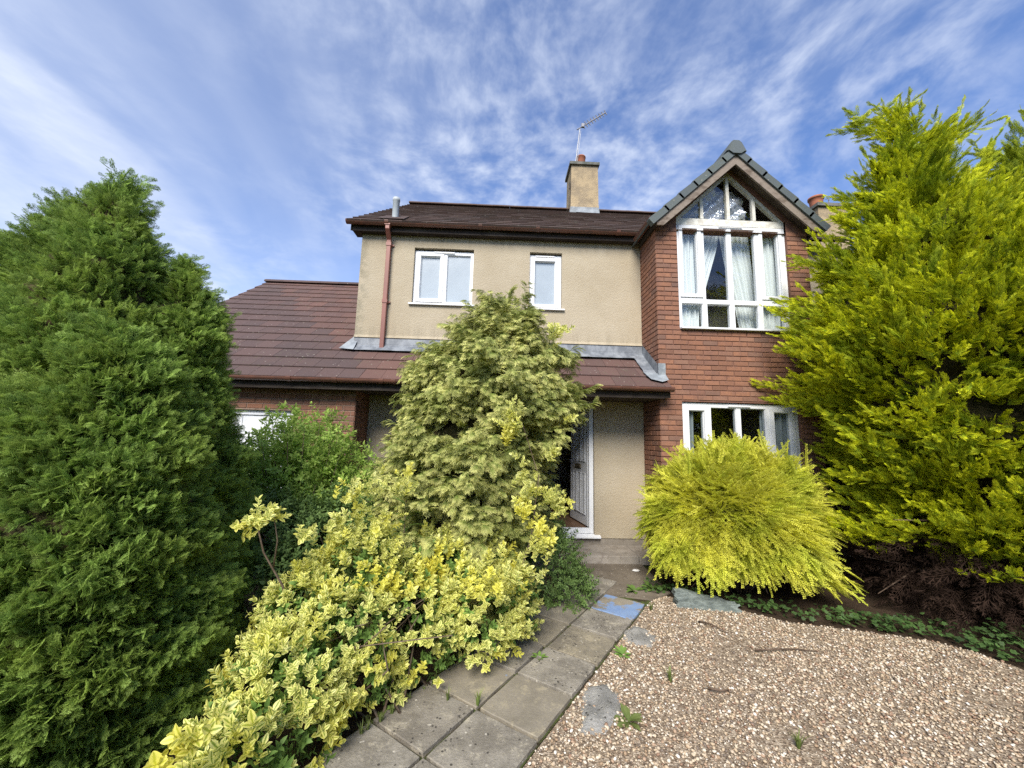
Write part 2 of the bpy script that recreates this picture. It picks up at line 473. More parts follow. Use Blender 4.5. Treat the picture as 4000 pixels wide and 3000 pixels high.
    # concrete
    def concrete(key, a, b, stain, flecks=True, bump=0.004):
        m, t, out = new_mat(key); P = pos(t)
        rr = rnd(t)
        offs = t.nodes.new("ShaderNodeVectorMath"); offs.operation = "ADD"
        cx = t.nodes.new("ShaderNodeCombineXYZ"); L(t, math_(t, "MULTIPLY", rr, 37.0), cx.inputs[0]); L(t, P, offs.inputs[0]); L(t, cx.outputs[0], offs.inputs[1])
        Q = offs.outputs[0]
        c = mixc(t, smooth(t, noise(t, Q, 3.8, 8, 0.72), 0.38, 0.62), a, b)
        c = mixc(t, math_(t, "MULTIPLY", smooth(t, noise(t, Q, 7, 7, 0.75), 0.54, 0.66), 0.75), c, stain)
        c = mixc(t, math_(t, "MULTIPLY", smooth(t, noise(t, mapping(t, Q, loc=(9, 2, 0)), 5, 7, 0.75), 0.55, 0.72), 0.6), c, (0.095, 0.082, 0.062))
        c = mixc(t, math_(t, "MULTIPLY", smooth(t, noise(t, Q, 95, 4, 0.7), 0.5, 0.72), 0.4), c, (0.10, 0.088, 0.07))
        c = mixc(t, math_(t, "MULTIPLY", math_(t, "SUBTRACT", rr, 0.35, clamp=True), 0.45), c, (0.13, 0.108, 0.08))
        if flecks:
            v = t.nodes.new("ShaderNodeTexVoronoi"); v.inputs["Scale"].default_value = 34; L(t, Q, v.inputs["Vector"])
            fl = math_(t, "MULTIPLY", smooth(t, v.outputs["Distance"], 0.34, 0.20), smooth(t, noise(t, Q, 11, 3), 0.52, 0.58))
            c = mixc(t, math_(t, "MULTIPLY", fl, 0.85), c, (0.045, 0.040, 0.034))
            v2 = t.nodes.new("ShaderNodeTexVoronoi"); v2.inputs["Scale"].default_value = 27; L(t, mapping(t, Q, loc=(5, 3, 1)), v2.inputs["Vector"])
            fl2 = math_(t, "MULTIPLY", smooth(t, v2.outputs["Distance"], 0.26, 0.14), smooth(t, noise(t, mapping(t, Q, loc=(5, 3, 1)), 12, 3), 0.54, 0.60))
            c = mixc(t, math_(t, "MULTIPLY", fl2, 0.8), c, (0.50, 0.46, 0.38))
        principled(t, out, c, 0.9, 0.2, noise(t, P, 60, 6, 0.75), bump, 1.0)
        M[key] = m
        return t, out
    concrete("slab", (0.185, 0.166, 0.134), (0.30, 0.272, 0.222), (0.43, 0.385, 0.295), True, 0.008)
    concrete("slab_pale", (0.18, 0.158, 0.12), (0.27, 0.235, 0.17), (0.40, 0.345, 0.235), True, 0.008)
    concrete("apron", (0.145, 0.12, 0.09), (0.20, 0.168, 0.128), (0.11, 0.09, 0.068))
    concrete("plinth", (0.25, 0.222, 0.185), (0.33, 0.295, 0.25), (0.17, 0.14, 0.115), False)
    concrete("cement", (0.30, 0.295, 0.27), (0.44, 0.43, 0.395), (0.17, 0.172, 0.17), True, 0.02)
    # slabs with old blue paint
    for key, thr in (("slab_blue", 0.47), ("slab_blue_trace", 0.635)):
        m, t, out = new_mat(key); P = pos(t)
        c = mixc(t, smooth(t, noise(t, P, 3.4, 6, 0.68), 0.34, 0.66), (0.18, 0.158, 0.12), (0.25, 0.22, 0.17))
        c = mixc(t, math_(t, "MULTIPLY", smooth(t, noise(t, P, 11, 5, 0.7), 0.5, 0.68), 0.6), c, (0.36, 0.31, 0.21))
        blue = mixc(t, noise(t, P, 10, 4, 0.6), (0.11, 0.20, 0.40), (0.24, 0.34, 0.50))
        nn = math_(t, "ADD", math_(t, "MULTIPLY", noise(t, P, 4.5, 3, 0.6), 0.65), math_(t, "MULTIPLY", noise(t, P, 26, 5, 0.7), 0.35))
        c = mixc(t, math_(t, "MULTIPLY", smooth(t, nn, thr, thr + 0.06), 0.88), c, blue)
        principled(t, out, c, 0.8, 0.25, noise(t, P, 75, 5, 0.7), 0.004, 0.9); M[key] = m
    m, t, out = new_mat("slate_rock"); P = pos(t)
    c = mixc(t, smooth(t, noise(t, mapping(t, P, scale=(2, 2, 6)), 6, 6, 0.65), 0.35, 0.65), (0.105, 0.125, 0.115), (0.205, 0.235, 0.215))
    principled(t, out, c, 0.75, 0.3, noise(t, mapping(t, P, scale=(1, 1, 5)), 16, 5, 0.65), 0.03, 1.0); M["rock"] = m
    M["pebble"] = worn("white_pebble", (0.72, 0.71, 0.67), (0.62, 0.60, 0.56), 30, 0.5, 0.3)
    M["bark"] = worn("bark", (0.085, 0.058, 0.040), (0.14, 0.10, 0.072), 14, 0.95, 0.1, 0.02, 30, (1, 1, 0.25))
    M["dead"] = worn("dead_foliage", (0.018, 0.011, 0.008), (0.040, 0.025, 0.018), 12, 0.95, 0.05, 0.003)
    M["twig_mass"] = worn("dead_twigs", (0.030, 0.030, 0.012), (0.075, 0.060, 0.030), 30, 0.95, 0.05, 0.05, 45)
    M["twig"] = worn("twig_bark", (0.11, 0.078, 0.052), (0.16, 0.12, 0.085), 14, 0.95, 0.1, 0.004)

def foliage(key, inner, tip, lo=0.2, hi=0.95, transl=0.28, vary=0.45, clump=0.5, clump_c=None, rough=0.6, spec=0.25, att="tip"):
    m, t, out = new_mat(key)
    P = pos(t)
    r_ = rnd(t)
    a = attr(t, att)
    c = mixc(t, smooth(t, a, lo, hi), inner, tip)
    if clump_c:
        cn = smooth(t, noise(t, P, 2.6, 3, 0.6), 0.42, 0.66)
        c = mixc(t, math_(t, "MULTIPLY", cn, clump), c, clump_c)
    g = math_(t, "ADD", math_(t, "MULTIPLY", r_, vary), 1.0 - vary * 0.55)
    vm = t.nodes.new("ShaderNodeVectorMath"); vm.operation = "SCALE"
    L(t, c, vm.inputs[0]); L(t, g, vm.inputs["Scale"])
    b = principled(t, None, vm.outputs[0], rough, spec)
    tl = t.nodes.new("ShaderNodeBsdfTranslucent"); L(t, vm.outputs[0], tl.inputs[0])
    mx = t.nodes.new("ShaderNodeMixShader"); mx.inputs[0].default_value = transl
    L(t, b.outputs[0], mx.inputs[1]); L(t, tl.outputs[0], mx.inputs[2]); L(t, mx.outputs[0], out.inputs[0])
    M[key] = m

build_materials()
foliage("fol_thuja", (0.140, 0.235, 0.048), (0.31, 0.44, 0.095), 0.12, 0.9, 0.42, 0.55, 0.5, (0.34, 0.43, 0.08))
foliage("fol_gold_cypress", (0.18, 0.29, 0.015), (0.72, 0.74, 0.026), 0.08, 0.72, 0.40, 0.45, 0.72, (0.20, 0.30, 0.020))
foliage("fol_back_cypress", (0.17, 0.25, 0.022), (0.50, 0.56, 0.04), 0.12, 0.8, 0.36, 0.45, 0.45, (0.2, 0.28, 0.03))
foliage("fol_cream_cypress", (0.17, 0.25, 0.045), (0.68, 0.67, 0.25), 0.16, 0.88, 0.38, 0.45, 0.55, (0.24, 0.31, 0.065))
foliage("fol_lonicera", (0.58, 0.58, 0.05), (0.85, 0.82, 0.15), 0.0, 1.0, 0.42, 0.5, 0.65, (0.42, 0.50, 0.045))
foliage("fol_green_shrub", (0.29, 0.44, 0.075), (0.50, 0.64, 0.15), 0.0, 1.0, 0.45, 0.45, 0.4, (0.27, 0.40, 0.09))
foliage("fol_dark_shrub", (0.13, 0.21, 0.055), (0.22, 0.33, 0.095), 0.0, 1.0, 0.33, 0.5, 0.4, (0.07, 0.12, 0.045))
foliage("fol_ivy", (0.045, 0.090, 0.025), (0.085, 0.155, 0.038), 0.0, 1.0, 0.28, 0.7, 0.6, (0.03, 0.055, 0.02))
foliage("fol_grass", (0.13, 0.18, 0.042), (0.23, 0.28, 0.085), 0.0, 1.0, 0.3, 0.5, 0.4, (0.15, 0.18, 0.06))
foliage("fol_weed", (0.12, 0.21, 0.045), (0.20, 0.32, 0.07), 0.0, 1.0, 0.33, 0.4, 0.3, (0.16, 0.25, 0.065))
foliage("fol_far", (0.030, 0.050, 0.014), (0.06, 0.09, 0.025), 0.0, 1.0, 0.2, 0.5, 0.4, (0.03, 0.05, 0.02))
# variegated: att 'tip' is 1 on the leaf margin, 0 in the middle
foliage("fol_euonymus", (0.24, 0.33, 0.05), (0.87, 0.84, 0.30), 0.12, 0.46, 0.42, 0.32, 0.6, (0.84, 0.76, 0.07), 0.42, 0.4)

# ------------------------------------------------------------------ setting: ground
WY = 6.169      # cream wall plane
BY = 5.523      # bay brick plane
GY = 5.592      # garage brick plane
BX0, BX1 = 2.344, 4.746
BC = 3.545      # bay centre line
LX = -2.385     # left corner of the upper storey
GXR = -2.070    # garage right corner
SLOPE = 0.73
TH = math.atan(SLOPE)

g = MB()
g.poly([(-400, -400, -0.02), (400, -400, -0.02), (400, 400, -0.02), (-400, 400, -0.02)])
tag(g.build("ground", M["ground"]), kind="structure")

def sheet(name, pts, z, mat, sub=0):
    b = MB(); b.poly([(x, y, z) for x, y in pts])
    return tag(b.build(name, mat), kind="structure")

sheet("flower_bed", [(-6, 0.6), (-1.6, 0.9), (-0.55, 2.85), (0.2, 3.75), (0.75, 4.6), (0.75, 5.58), (-6, 5.58)], -0.008, M["soil"])
sheet("back_border", [(1.62, 4.3), (1.85, 4.52), (2.5, 4.24), (2.86, 3.95), (3.45, 3.78), (3.98, 3.6), (4.15, 3.4), (4.25, 3.1), (4.9, 2.2), (9, 2.2), (9, 8.0), (4.76, 8), (4.76, 5.5), (1.62, 5.5)], -0.006, M["soil"])
GRAVEL = [(-0.62, 1.18), (1.02, 3.465), (1.61, 4.30), (1.85, 4.56), (2.06, 4.50), (2.52, 4.26), (2.86, 3.97), (3.45, 3.80), (3.98, 3.62), (4.16, 3.42), (4.26, 3.12), (4.95, 2.2), (5.2, 0.4), (-1.2, 0.4)]
sheet("gravel_drive", GRAVEL, 0.0, M["gravel_bed"])

# ------------------------------------------------------------------ the house
HOUSE = empty("detached_house", (0, WY, 0), "two storey cream rendered house with red brick gabled bay, garage and open white front door", "house")

def wallmesh(mb, axis, plane, a0, a1, z0, z1, holes, depth, sign):
    """rect wall with rectangular holes and reveals. axis 'x': wall runs along X at Y=plane, facing -Y (sign -1)."""
    xs = sorted({a0, a1, *[h[0] for h in holes], *[h[1] for h in holes]})
    zs = sorted({z0, z1, *[h[2] for h in holes], *[h[3] for h in holes]})
    P = (lambda a, d, z: (a, plane + d, z)) if axis == "x" else (lambda a, d, z: (plane + d, a, z))
    for i in range(len(xs) - 1):
        for j in range(len(zs) - 1):
            cx, cz = (xs[i] + xs[i + 1]) / 2, (zs[j] + zs[j + 1]) / 2
            if any(h[0] < cx < h[1] and h[2] < cz < h[3] for h in holes): continue
            mb.poly([P(xs[i], 0, zs[j]), P(xs[i + 1], 0, zs[j]), P(xs[i + 1], 0, zs[j + 1]), P(xs[i], 0, zs[j + 1])])
    for h in holes:
        d = -sign * depth
        mb.poly([P(h[0], 0, h[2]), P(h[0], 0, h[3]), P(h[0], d, h[3]), P(h[0], d, h[2])])
        mb.poly([P(h[1], 0, h[2]), P(h[1], d, h[2]), P(h[1], d, h[3]), P(h[1], 0, h[3])])
        mb.poly([P(h[0], 0, h[3]), P(h[1], 0, h[3]), P(h[1], d, h[3]), P(h[0], d, h[3])])
        mb.poly([P(h[0], 0, h[2]), P(h[0], d, h[2]), P(h[1], d, h[2]), P(h[1], 0, h[2])])

# ---- main cream wall (front, left gable end, back, right end)
W1 = (-1.50, -0.505, 3.885, 4.855)
W2 = (0.445, 0.992, 3.868, 4.855)
DOOR = (0.55, 1.53, 0.215, 2.36)
HALLW = (-1.48, -0.45, 0.95, 2.30)
HX1 = 5.9
RIDGE_Y, RIDGE_Z = 9.72, 7.85
mb = MB()
wallmesh(mb, "x", WY, LX, BX0 + 0.02, 0.215, 5.10, [W1, W2, DOOR, HALLW], 0.16, -1)
mb.poly([(LX, WY, 0.0), (LX, WY, 5.10), (LX, RIDGE_Y, 7.72), (LX, 2 * RIDGE_Y - WY, 5.10), (LX, 2 * RIDGE_Y - WY, 0)])
mb.poly([(HX1, WY, 0.0), (HX1, WY, 5.10), (HX1, RIDGE_Y, 7.72), (HX1, 2 * RIDGE_Y - WY, 5.10), (HX1, 2 * RIDGE_Y - WY, 0)])
mb.poly([(LX, 2 * RIDGE_Y - WY, 0), (HX1, 2 * RIDGE_Y - WY, 0), (HX1, 2 * RIDGE_Y - WY, 5.1), (LX, 2 * RIDGE_Y - WY, 5.1)])
mb.poly([(BX1 - 0.02, WY, 0), (HX1, WY, 0), (HX1, WY, 5.1), (BX1 - 0.02, WY, 5.1)])
MAINWALL = mb.build("rendered_wall", M["render"], HOUSE, fix=False)
tag(MAINWALL, "cream roughcast wall of the upper storey and porch")
mb = MB()
mb.box(LX, BX0, WY + 0.012, WY + 0.2, 0.0, 0.213)
mb.build("plinth", M["plinth"], HOUSE)
mb = MB()
for i, (x0, x1) in enumerate(((0.42, 1.17), (1.178, 2.02), (2.026, 2.34))):
    mb.box(x0, x1, 5.605 + 0.004 * i, WY + 0.008, -0.004, 0.117)
mb.box(-0.6, 0.412, 5.62, WY + 0.008, -0.004, 0.113)
DS = mb.build("doorstep", M["plinth"], HOUSE, bevel=0.008)
tag(DS, "worn concrete doorstep")

# ---- interior shells so that the openings look into rooms
def room(name, x0, x1, y0, y1, z0, z1, wall_mat, floor_mat, ceil=True):
    b = MB()
    b.poly([(x0, y0, z0), (x0, y1, z0), (x0, y1, z1), (x0, y0, z1)])
    b.poly([(x1, y0, z0), (x1, y1, z0), (x1, y1, z1), (x1, y0, z1)])
    b.poly([(x0, y1, z0), (x1, y1, z0), (x1, y1, z1), (x0, y1, z1)])
    if ceil: b.poly([(x0, y0, z1), (x1, y0, z1), (x1, y1, z1), (x0, y1, z1)])
    b.build(name + "_lining", wall_mat, HOUSE, fix=False)
    b = MB(); b.poly([(x0, y0, z0), (x1, y0, z0), (x1, y1, z0), (x0, y1, z0)])
    b.build(name + "_floor", floor_mat, HOUSE)
room("hall", -1.9, 1.9, WY + 0.17, 9.6, 0.335, 2.55, M["plaster"], M["wood_floor"])
room("living_room", BX0 + 0.12, BX1 - 0.12, BY + 0.17, 9.4, 0.31, 2.62, M["plaster"], M["wood_floor"])
room("bedroom", BX0 + 0.12, BX1 - 0.12, BY + 0.17, 7.4, 2.80, 5.12, M["plaster"], M["wood_floor"], False)
room("landing", LX + 0.2, 1.9, WY + 0.17, 7.6, 2.9, 5.0, M["plaster"], M["wood_floor"])

# ---- bay walls
BW = (2.675, 4.42, 3.395, 5.20)
GW = (2.668, 4.42, 1.02, 2.31)
mb = MB()
wallmesh(mb, "x", BY, BX0, BX1, 0.0, 5.0, [(BW[0], BW[1], BW[2], 5.0), GW], 0.15, -1)
def gable(mb, s):
    X = lambda d: BC + s * d
    mb.poly([(X(1.201), BY, 5.0), (X(0.8725), BY, 5.0), (X(0.8725), BY, 5.40), (X(1.201), BY, 5.10)])
    mb.poly([(X(0.8725), BY, 5.20), (X(0), BY, 6.03), (X(0), BY, 6.22), (X(0.8725), BY, 5.40)])
    mb.poly([(X(0.8725), BY, 5.20), (X(0), BY, 6.03), (X(0), BY + 0.15, 6.03), (X(0.8725), BY + 0.15, 5.20)])
gable(mb, -1); gable(mb, 1)
mb.poly([(BX0, BY, 0), (BX0, WY + 0.05, 0), (BX0, WY + 0.05, 5.08), (BX0, BY, 5.08)])
mb.poly([(BX1, BY, 0), (BX1, WY + 0.05, 0), (BX1, WY + 0.05, 5.08), (BX1, BY, 5.08)])
BAYWALL = mb.build("bay_wall", M["mortar_bay"], HOUSE, fix=False)
tag(BAYWALL, "red brick wall of the two storey gabled bay")

# ---- garage walls
GD = (-4.75, -2.93, 0.0, 2.03)
mb = MB()
wallmesh(mb, "x", GY, -5.72, GXR, 0.0, 2.46, [GD], 0.14, -1)
mb.poly([(GXR, GY, 0), (GXR, WY, 0), (GXR, WY, 2.9), (GXR, GY, 2.46)])
mb.poly([(-5.72, GY, 0), (-5.72, GY, 2.46), (-5.72, 9.3, 5.3), (-5.72, 13.0, 2.46), (-5.72, 13.0, 0)])
mb.poly([(-5.72, 13.0, 0), (LX, 13.0, 0), (LX, 13.0, 2.46), (-5.72, 13.0, 2.46)])
GARWALL = mb.build("garage_wall", M["mortar_garage"], HOUSE, fix=False)
tag(GARWALL, "brick wall of the attached garage")

# ---- bricks
PITCH, BH, BL = 0.075, 0.063, 0.215
def brick_mesh(length, proud=0.009, ch=0.004):
    b = MB(); h = BH / 2; l = length / 2
    o = [(-l, 0, -h), (l, 0, -h), (l, 0, h), (-l, 0, h)]
    m_ = [(-l, -proud + ch, -h), (l, -proud + ch, -h), (l, -proud + ch, h), (-l, -proud + ch, h)]
    f_ = [(-l + ch, -proud, -h + ch), (l - ch, -proud, -h + ch), (l - ch, -proud, h - ch), (-l + ch, -proud, h - ch)]
    fs = [(8, 9, 10, 11)] + [(4 + i, 4 + (i + 1) % 4, 8 + (i + 1) % 4, 8 + i) for i in range(4)] + [(i, (i + 1) % 4, 4 + (i + 1) % 4, 4 + i) for i in range(4)]
    b.add(o + m_ + f_, fs)
    return b
BM_FULL = brick_mesh(BL).mesh("brick"); BM_FULL.materials.append(M["brick"])
BM_HALF = brick_mesh(0.1025).mesh("brick_half"); BM_HALF.materials.append(M["brick"])

def course(a0, a1, odd, holes_row):
    """list of (x0,x1) bricks along one course from a0 to a1, quoin at a0"""
    out = []
    x = a0 - (0.1125 if odd else 0.0)
    while x < a1:
        s, e = max(x, a0), min(x + BL, a1)
        segs = [(s, e)]
        for h0, h1 in holes_row:
            n_ = []
            for q0, q1 in segs:
                if q1 <= h0 or q0 >= h1: n_.append((q0, q1)); continue
                if q0 < h0: n_.append((q0, h0 - 0.003))
                if q1 > h1: n_.append((h1 + 0.003, q1))
            segs = n_
        out += [q for q in segs if q[1] - q[0] > 0.018]
        x += BL + 0.01
    return out

bricks = []   # (wall, centre, width, rotz)
def lay(wall, axis, plane, a0, a1, zbase, ztop, holes, rotz, phase=0):
    k = 0
    z = zbase + PITCH / 2
    while z < ztop - 0.02:
        hr = [(h[0], h[1]) for h in holes if h[2] - 0.03 < z < h[3] + 0.03]
        for q0, q1 in course(a0, a1, (k + phase) % 2 == 1, hr):
            c = (q0 + q1) / 2
            bricks.append((wall, (c, plane, z) if axis == "x" else (plane, c, z), q1 - q0, rotz))
        z += PITCH; k += 1
lay(BAYWALL, "x", BY, BX0, BX1, 0.004, 5.03, [(BW[0], BW[1], BW[2] - 0.02, 5.4), GW], 0.0)
lay(BAYWALL, "y", BX0, BY + 0.0, WY, 0.004, 5.03, [], -math.pi / 2, 1)
lay(GARWALL, "x", GY, -5.72, GXR, 0.02, 2.42, [GD], 0.0)
lay(GARWALL, "y", GXR, GY, WY, 0.02, 2.42, [], math.pi / 2, 1)

_Minv = Matrix(((_right.x, _right.y, _right.z), (_up.x, _up.y, _up.z), (_fw.x, _fw.y, _fw.z)))
def project(p):
    c = _Minv @ (Vector(p) - Vector((0, 0, CAM_H)))
    return 2000 + 1503 * c.x / c.z, 1500 - 1503 * c.y / c.z, c.z
def brick_score(b):
    wall, c, w, rz = b
    x, y, d = project(c)
    a = w / d * (1.0 if rz == 0 else 0.13)
    # hidden behind shrubs or outside the view: no single brick needed there
    if rz == 0 and wall is BAYWALL and (c[2] < 1.35 or c[0] > 4.62): return 0
    if rz == 0 and wall is BAYWALL and c[2] < 2.28 and c[0] > 3.0: return 0
    if wall is GARWALL and (c[0] < -4.0 or c[2] < 1.55): return 0
    if rz != 0 and (c[2] < 1.2): return 0
    return a
order = sorted(range(len(bricks)), key=lambda i: -brick_score(bricks[i]))
single = {i for i in order[:298] if brick_score(bricks[i]) > 0}
rest = {}
br_rng = random.Random(3)
for i, (wall, c, w, rz) in enumerate(bricks):
    jit = (br_rng.uniform(-0.0015, 0.0015), br_rng.uniform(-0.002, 0.001), br_rng.uniform(-0.0012, 0.0012))
    cc = Vector(c) + Vector(jit)
    if i in single:
        half = w < 0.15
        o = bpy.data.objects.new("brick", BM_HALF if half else BM_FULL)
        col.objects.link(o); o.parent = wall
        o.location = cc - origin_of(wall)
        o.rotation_euler = (0, br_rng.uniform(-0.006, 0.006), rz)
        o.scale = (w / (0.1025 if half else BL), 1, 1)
    else:
        mbr = rest.setdefault(wall.name, MB())
        bb = brick_mesh(w)
        ca, sa = math.cos(rz), math.sin(rz)
        mbr.add([(cc.x + p[0] * ca - p[1] * sa, cc.y + p[0] * sa + p[1] * ca, cc.z + p[2]) for p in bb.v], bb.f, br_rng.random())
for wall in (BAYWALL, GARWALL):
    tag(rest[wall.name].build("brickwork", M["brick_joined"], wall, attr="rnd", fix=False), kind="stuff")

# ---- lean-to roof over garage and porch
EY, EZ = 5.36, 2.50
GAUGE, TW, TT = 0.312, 0.298, 0.022
tilt = math.atan(0.024 / (GAUGE + 0.05))
def tile_mesh(w, ln):
    b = MB(); c = 0.004
    b.add([(0.002, 0, 0), (w - 0.002, 0, 0), (w - 0.002, ln, 0), (0.002, ln, 0),
           (0.002, 0, TT - c), (w - 0.002, 0, TT - c), (0.002, c, TT), (w - 0.002, c, TT), (w - 0.002, ln, TT), (0.002, ln, TT)],
          [(3, 2, 1, 0), (0, 1, 5, 4), (4, 5, 7, 6), (6, 7, 8, 9), (1, 2, 8, 7, 5), (0, 4, 6, 9, 3), (2, 3, 9, 8)])
    return b
TM_C = tile_mesh(TW, GAUGE + 0.05).mesh("tile_canopy"); TM_C.materials.append(M["tile_canopy"])
TM_G = tile_mesh(TW, GAUGE + 0.05).mesh("tile_garage"); TM_G.materials.append(M["tile_garage"])
mb = MB()
mb.prism([(-5.78, EY + 0.02, EZ - 0.03), (-5.78, 9.3, EZ - 0.03 + SLOPE * (9.3 - EY - 0.02)), (-5.78, 9.3, EZ - 0.09 + SLOPE * (9.3 - EY - 0.02)), (-5.78, EY + 0.02, EZ - 0.09)], (-2.40 + 5.78, 0, 0))
mb.prism([(-2.398, EY + 0.02, EZ - 0.03), (-2.398, WY - 0.004, EZ - 0.03 + SLOPE * (WY - EY - 0.024)), (-2.398, WY - 0.004, EZ - 0.09 + SLOPE * (WY - EY - 0.024)), (-2.398, EY + 0.02, EZ - 0.09)], (2.337 + 2.398, 0, 0))
mb.prism([(-5.78, 9.3, 5.34), (-5.78, 13.2, 5.34 - SLOPE * 3.9), (-5.78, 13.2, 5.28 - SLOPE * 3.9), (-5.78, 9.3, 5.28)], (-2.40 + 5.78, 0, 0))
LEAN = mb.build("lean_to_roof", M["fascia"], HOUSE)
tag(LEAN, "red brown flat tiled roof over the garage and porch")
t_rng = random.Random(5)
def place_tile(mesh, x, i, w, parent, zoff=0.0):
    s = i * GAUGE - 0.03
    o = bpy.data.objects.new("tile", mesh)
    col.objects.link(o); o.parent = parent
    lift = 0.024 + zoff
    p = Vector((x, EY + s * math.cos(TH) - lift * math.sin(TH), EZ - 0.03 + s * math.sin(TH) + lift * math.cos(TH)))
    o.location = p - origin_of(parent)
    o.rotation_euler = (TH - tilt + t_rng.uniform(-0.004, 0.004), t_rng.uniform(-0.003, 0.003), 0)
    o.scale = (w / TW, 1, 1)
    return o
ncourse = 16
for i in range(ncourse):
    x = -5.82 - (TW / 2 if i % 2 else 0)
    while x < 2.34:
        x0, x1 = max(x, -5.82), x + TW
        lim = LX - 0.006 if i >= 3 else 2.332
        x1 = min(x1, lim)
        if x1 - x0 > 0.03:
            place_tile(TM_G if x0 < -2.0 - 0.25 * i else TM_C, x0, i, x1 - x0, LEAN)
        x += TW
        if x > lim: break
# a last eaves tile runs past the brick corner
place_tile(TM_C, 2.336, 0, 0.10, LEAN)
# ridge tiles on the garage roof
for k in range(8):
    b = MB()
    x0 = -5.83 + k * 0.45
    x1 = min(x0 + 0.447, LX - 0.006)
    if x1 - x0 < 0.05: break
    prof = [(0.13 * math.cos(a), 0.085 * math.sin(a)) for a in np.linspace(0, math.pi, 9)]
    b.prism([(x0, 9.30 + y, 5.355 + z) for y, z in prof], (x1 - x0, 0, 0))
    b.build("ridge_tile", M["tile_garage"], LEAN)

def gutter(name, x0, x1, y, z, parent, r=0.055, unions=()):
    b = MB()
    prof = [(0, r * math.cos(a), r * math.sin(a)) for a in np.linspace(math.pi, 2 * math.pi, 11)]
    inner = [(0, (r - 0.005) * math.cos(a), (r - 0.005) * math.sin(a)) for a in np.linspace(2 * math.pi, math.pi, 11)]
    pr = prof + inner
    b.prism([(x0, y + q[1], z + q[2]) for q in pr], (x1 - x0, 0, 0))
    o = b.build(name, M["gutter"], parent)
    for ux in unions:
        c = MB()
        pr2 = [(0, (r + 0.006) * math.cos(a), (r + 0.006) * math.sin(a)) for a in np.linspace(math.pi * 0.96, 2.04 * math.pi, 11)]
        c.prism([(ux - 0.03, y + q[1], z + q[2]) for q in pr2], (0.06, 0, 0))
        c.build("gutter_bracket", M["gutter"], o)
    return o
gutter("gutter", -5.85, 2.43, EY - 0.075, EZ - 0.030, HOUSE, 0.056, (-2.86, -2.25, -1.62, -1.45, -0.6, 0.6, 1.9, 2.405))
mb = MB(); mb.box(-5.80, 2.335, EY - 0.015, EY + 0.015, 2.325, EZ - 0.042)
mb.box(2.337, 2.42, EY - 0.015, EY + 0.015, 2.335, EZ - 0.042)
mb.build("fascia_board", M["fascia"], HOUSE)
mb = MB(); mb.box(GXR - 0.35, 2.335, EY + 0.017, WY - 0.004, 2.335, 2.350)
mb.box(-5.78, GXR - 0.352, EY + 0.017, GY - 0.012, 2.335, 2.350)
mb.build("porch_soffit", M["barge_dark"], HOUSE)

# ---- lead flashing above the porch roof
mb = MB()
roofz = lambda y: EZ + 0.02 + SLOPE * (y - EY)
ny = 40
top_row, mid_row, bot_row = [], [], []
x_a, x_b = LX + 0.012, BX0 - 0.014
for i in range(ny + 1):
    x = x_a + (x_b - x_a) * i / ny
    w_ = 0.006 * math.sin(i * 1.9) + 0.004 * math.sin(i * 0.7)
    top_row.append((x, WY - 0.010, 3.268)); mid_row.append((x, WY - 0.022 + w_ * 0.3, 3.165 + w_ * 0.4)); bot_row.append((x, WY - 0.030, roofz(WY - 0.03) + 0.055))
vv = top_row + mid_row + bot_row
apx = []
for i in range(ny + 1):
    x = x_a + (x_b - x_a) * i / ny
    w_ = 0.008 * math.sin(i * 2.3) + 0.006 * math.sin(i * 0.9 + 1)
    apx.append((x, WY - 0.145 + w_, roofz(WY - 0.145) + 0.036))
vv += apx
n1 = ny + 1
ff = [(r * n1 + i, r * n1 + i + 1, (r + 1) * n1 + i + 1, (r + 1) * n1 + i) for r in range(3) for i in range(ny)]
mb.add(vv, ff)
mb.box(x_a, x_b, WY - 0.027, WY - 0.004, 3.155, 3.163)
FL = mb.build("lead_flashing", M["lead"], HOUSE, fix=False)
# bell-cast drip of the render above the lead
mb = MB(); mb.prism([(LX - 0.004, WY + 0.004, 3.33), (LX - 0.004, WY - 0.024, 3.275), (LX - 0.004, WY + 0.004, 3.275)], (BX0 - LX - 0.002, 0, 0))
mb.build("drip_edge", M["render"], HOUSE)
# stepped lead down the bay wall and its dressed corner
mb = MB()
pts = []
for i in range(8):
    y = WY - 0.03 - (WY - BY - 0.03) * i / 7
    pts.append(y)
for i in range(7):
    ya, yb = pts[i], pts[i + 1]
    w_ = 0.006 * math.sin(i * 2.1)
    mb.poly([(BX0 - 0.014, ya, roofz(ya) + 0.20), (BX0 - 0.014, yb, roofz(yb) + 0.20), (BX0 - 0.020 + w_ * 0.3, yb, roofz(yb) + 0.045), (BX0 - 0.020, ya, roofz(ya) + 0.045)])
    mb.poly([(BX0 - 0.020, ya, roofz(ya) + 0.045), (BX0 - 0.020 + w_ * 0.3, yb, roofz(yb) + 0.045), (BX0 - 0.19 + w_, yb, roofz(yb) + 0.033), (BX0 - 0.19 - w_, ya, roofz(ya) + 0.033)])
mb.build("lead_flashing", M["lead"], HOUSE, fix=False)
mb = MB()
y0 = BY - 0.014
mb.box(BX0 - 0.022, BX0 + 0.085, y0 - 0.008, y0 + 0.0025, roofz(BY) + 0.03, roofz(BY) + 0.225)
mb.add([(BX0 - 0.21, BY + 0.10, roofz(BY + 0.1) + 0.040), (BX0 + 0.085, BY - 0.02, roofz(BY - 0.02) + 0.075), (BX0 + 0.09, BY - 0.11, roofz(BY - 0.11) + 0.045), (BX0 - 0.02, BY - 0.15, roofz(BY - 0.15) + 0.040), (BX0 - 0.16, BY - 0.09, roofz(BY - 0.09) + 0.040)],
       [(0, 4, 1), (4, 3, 1), (3, 2, 1)])
mb.build("lead_corner", M["lead_pale"], HOUSE, fix=False)
mb = MB()
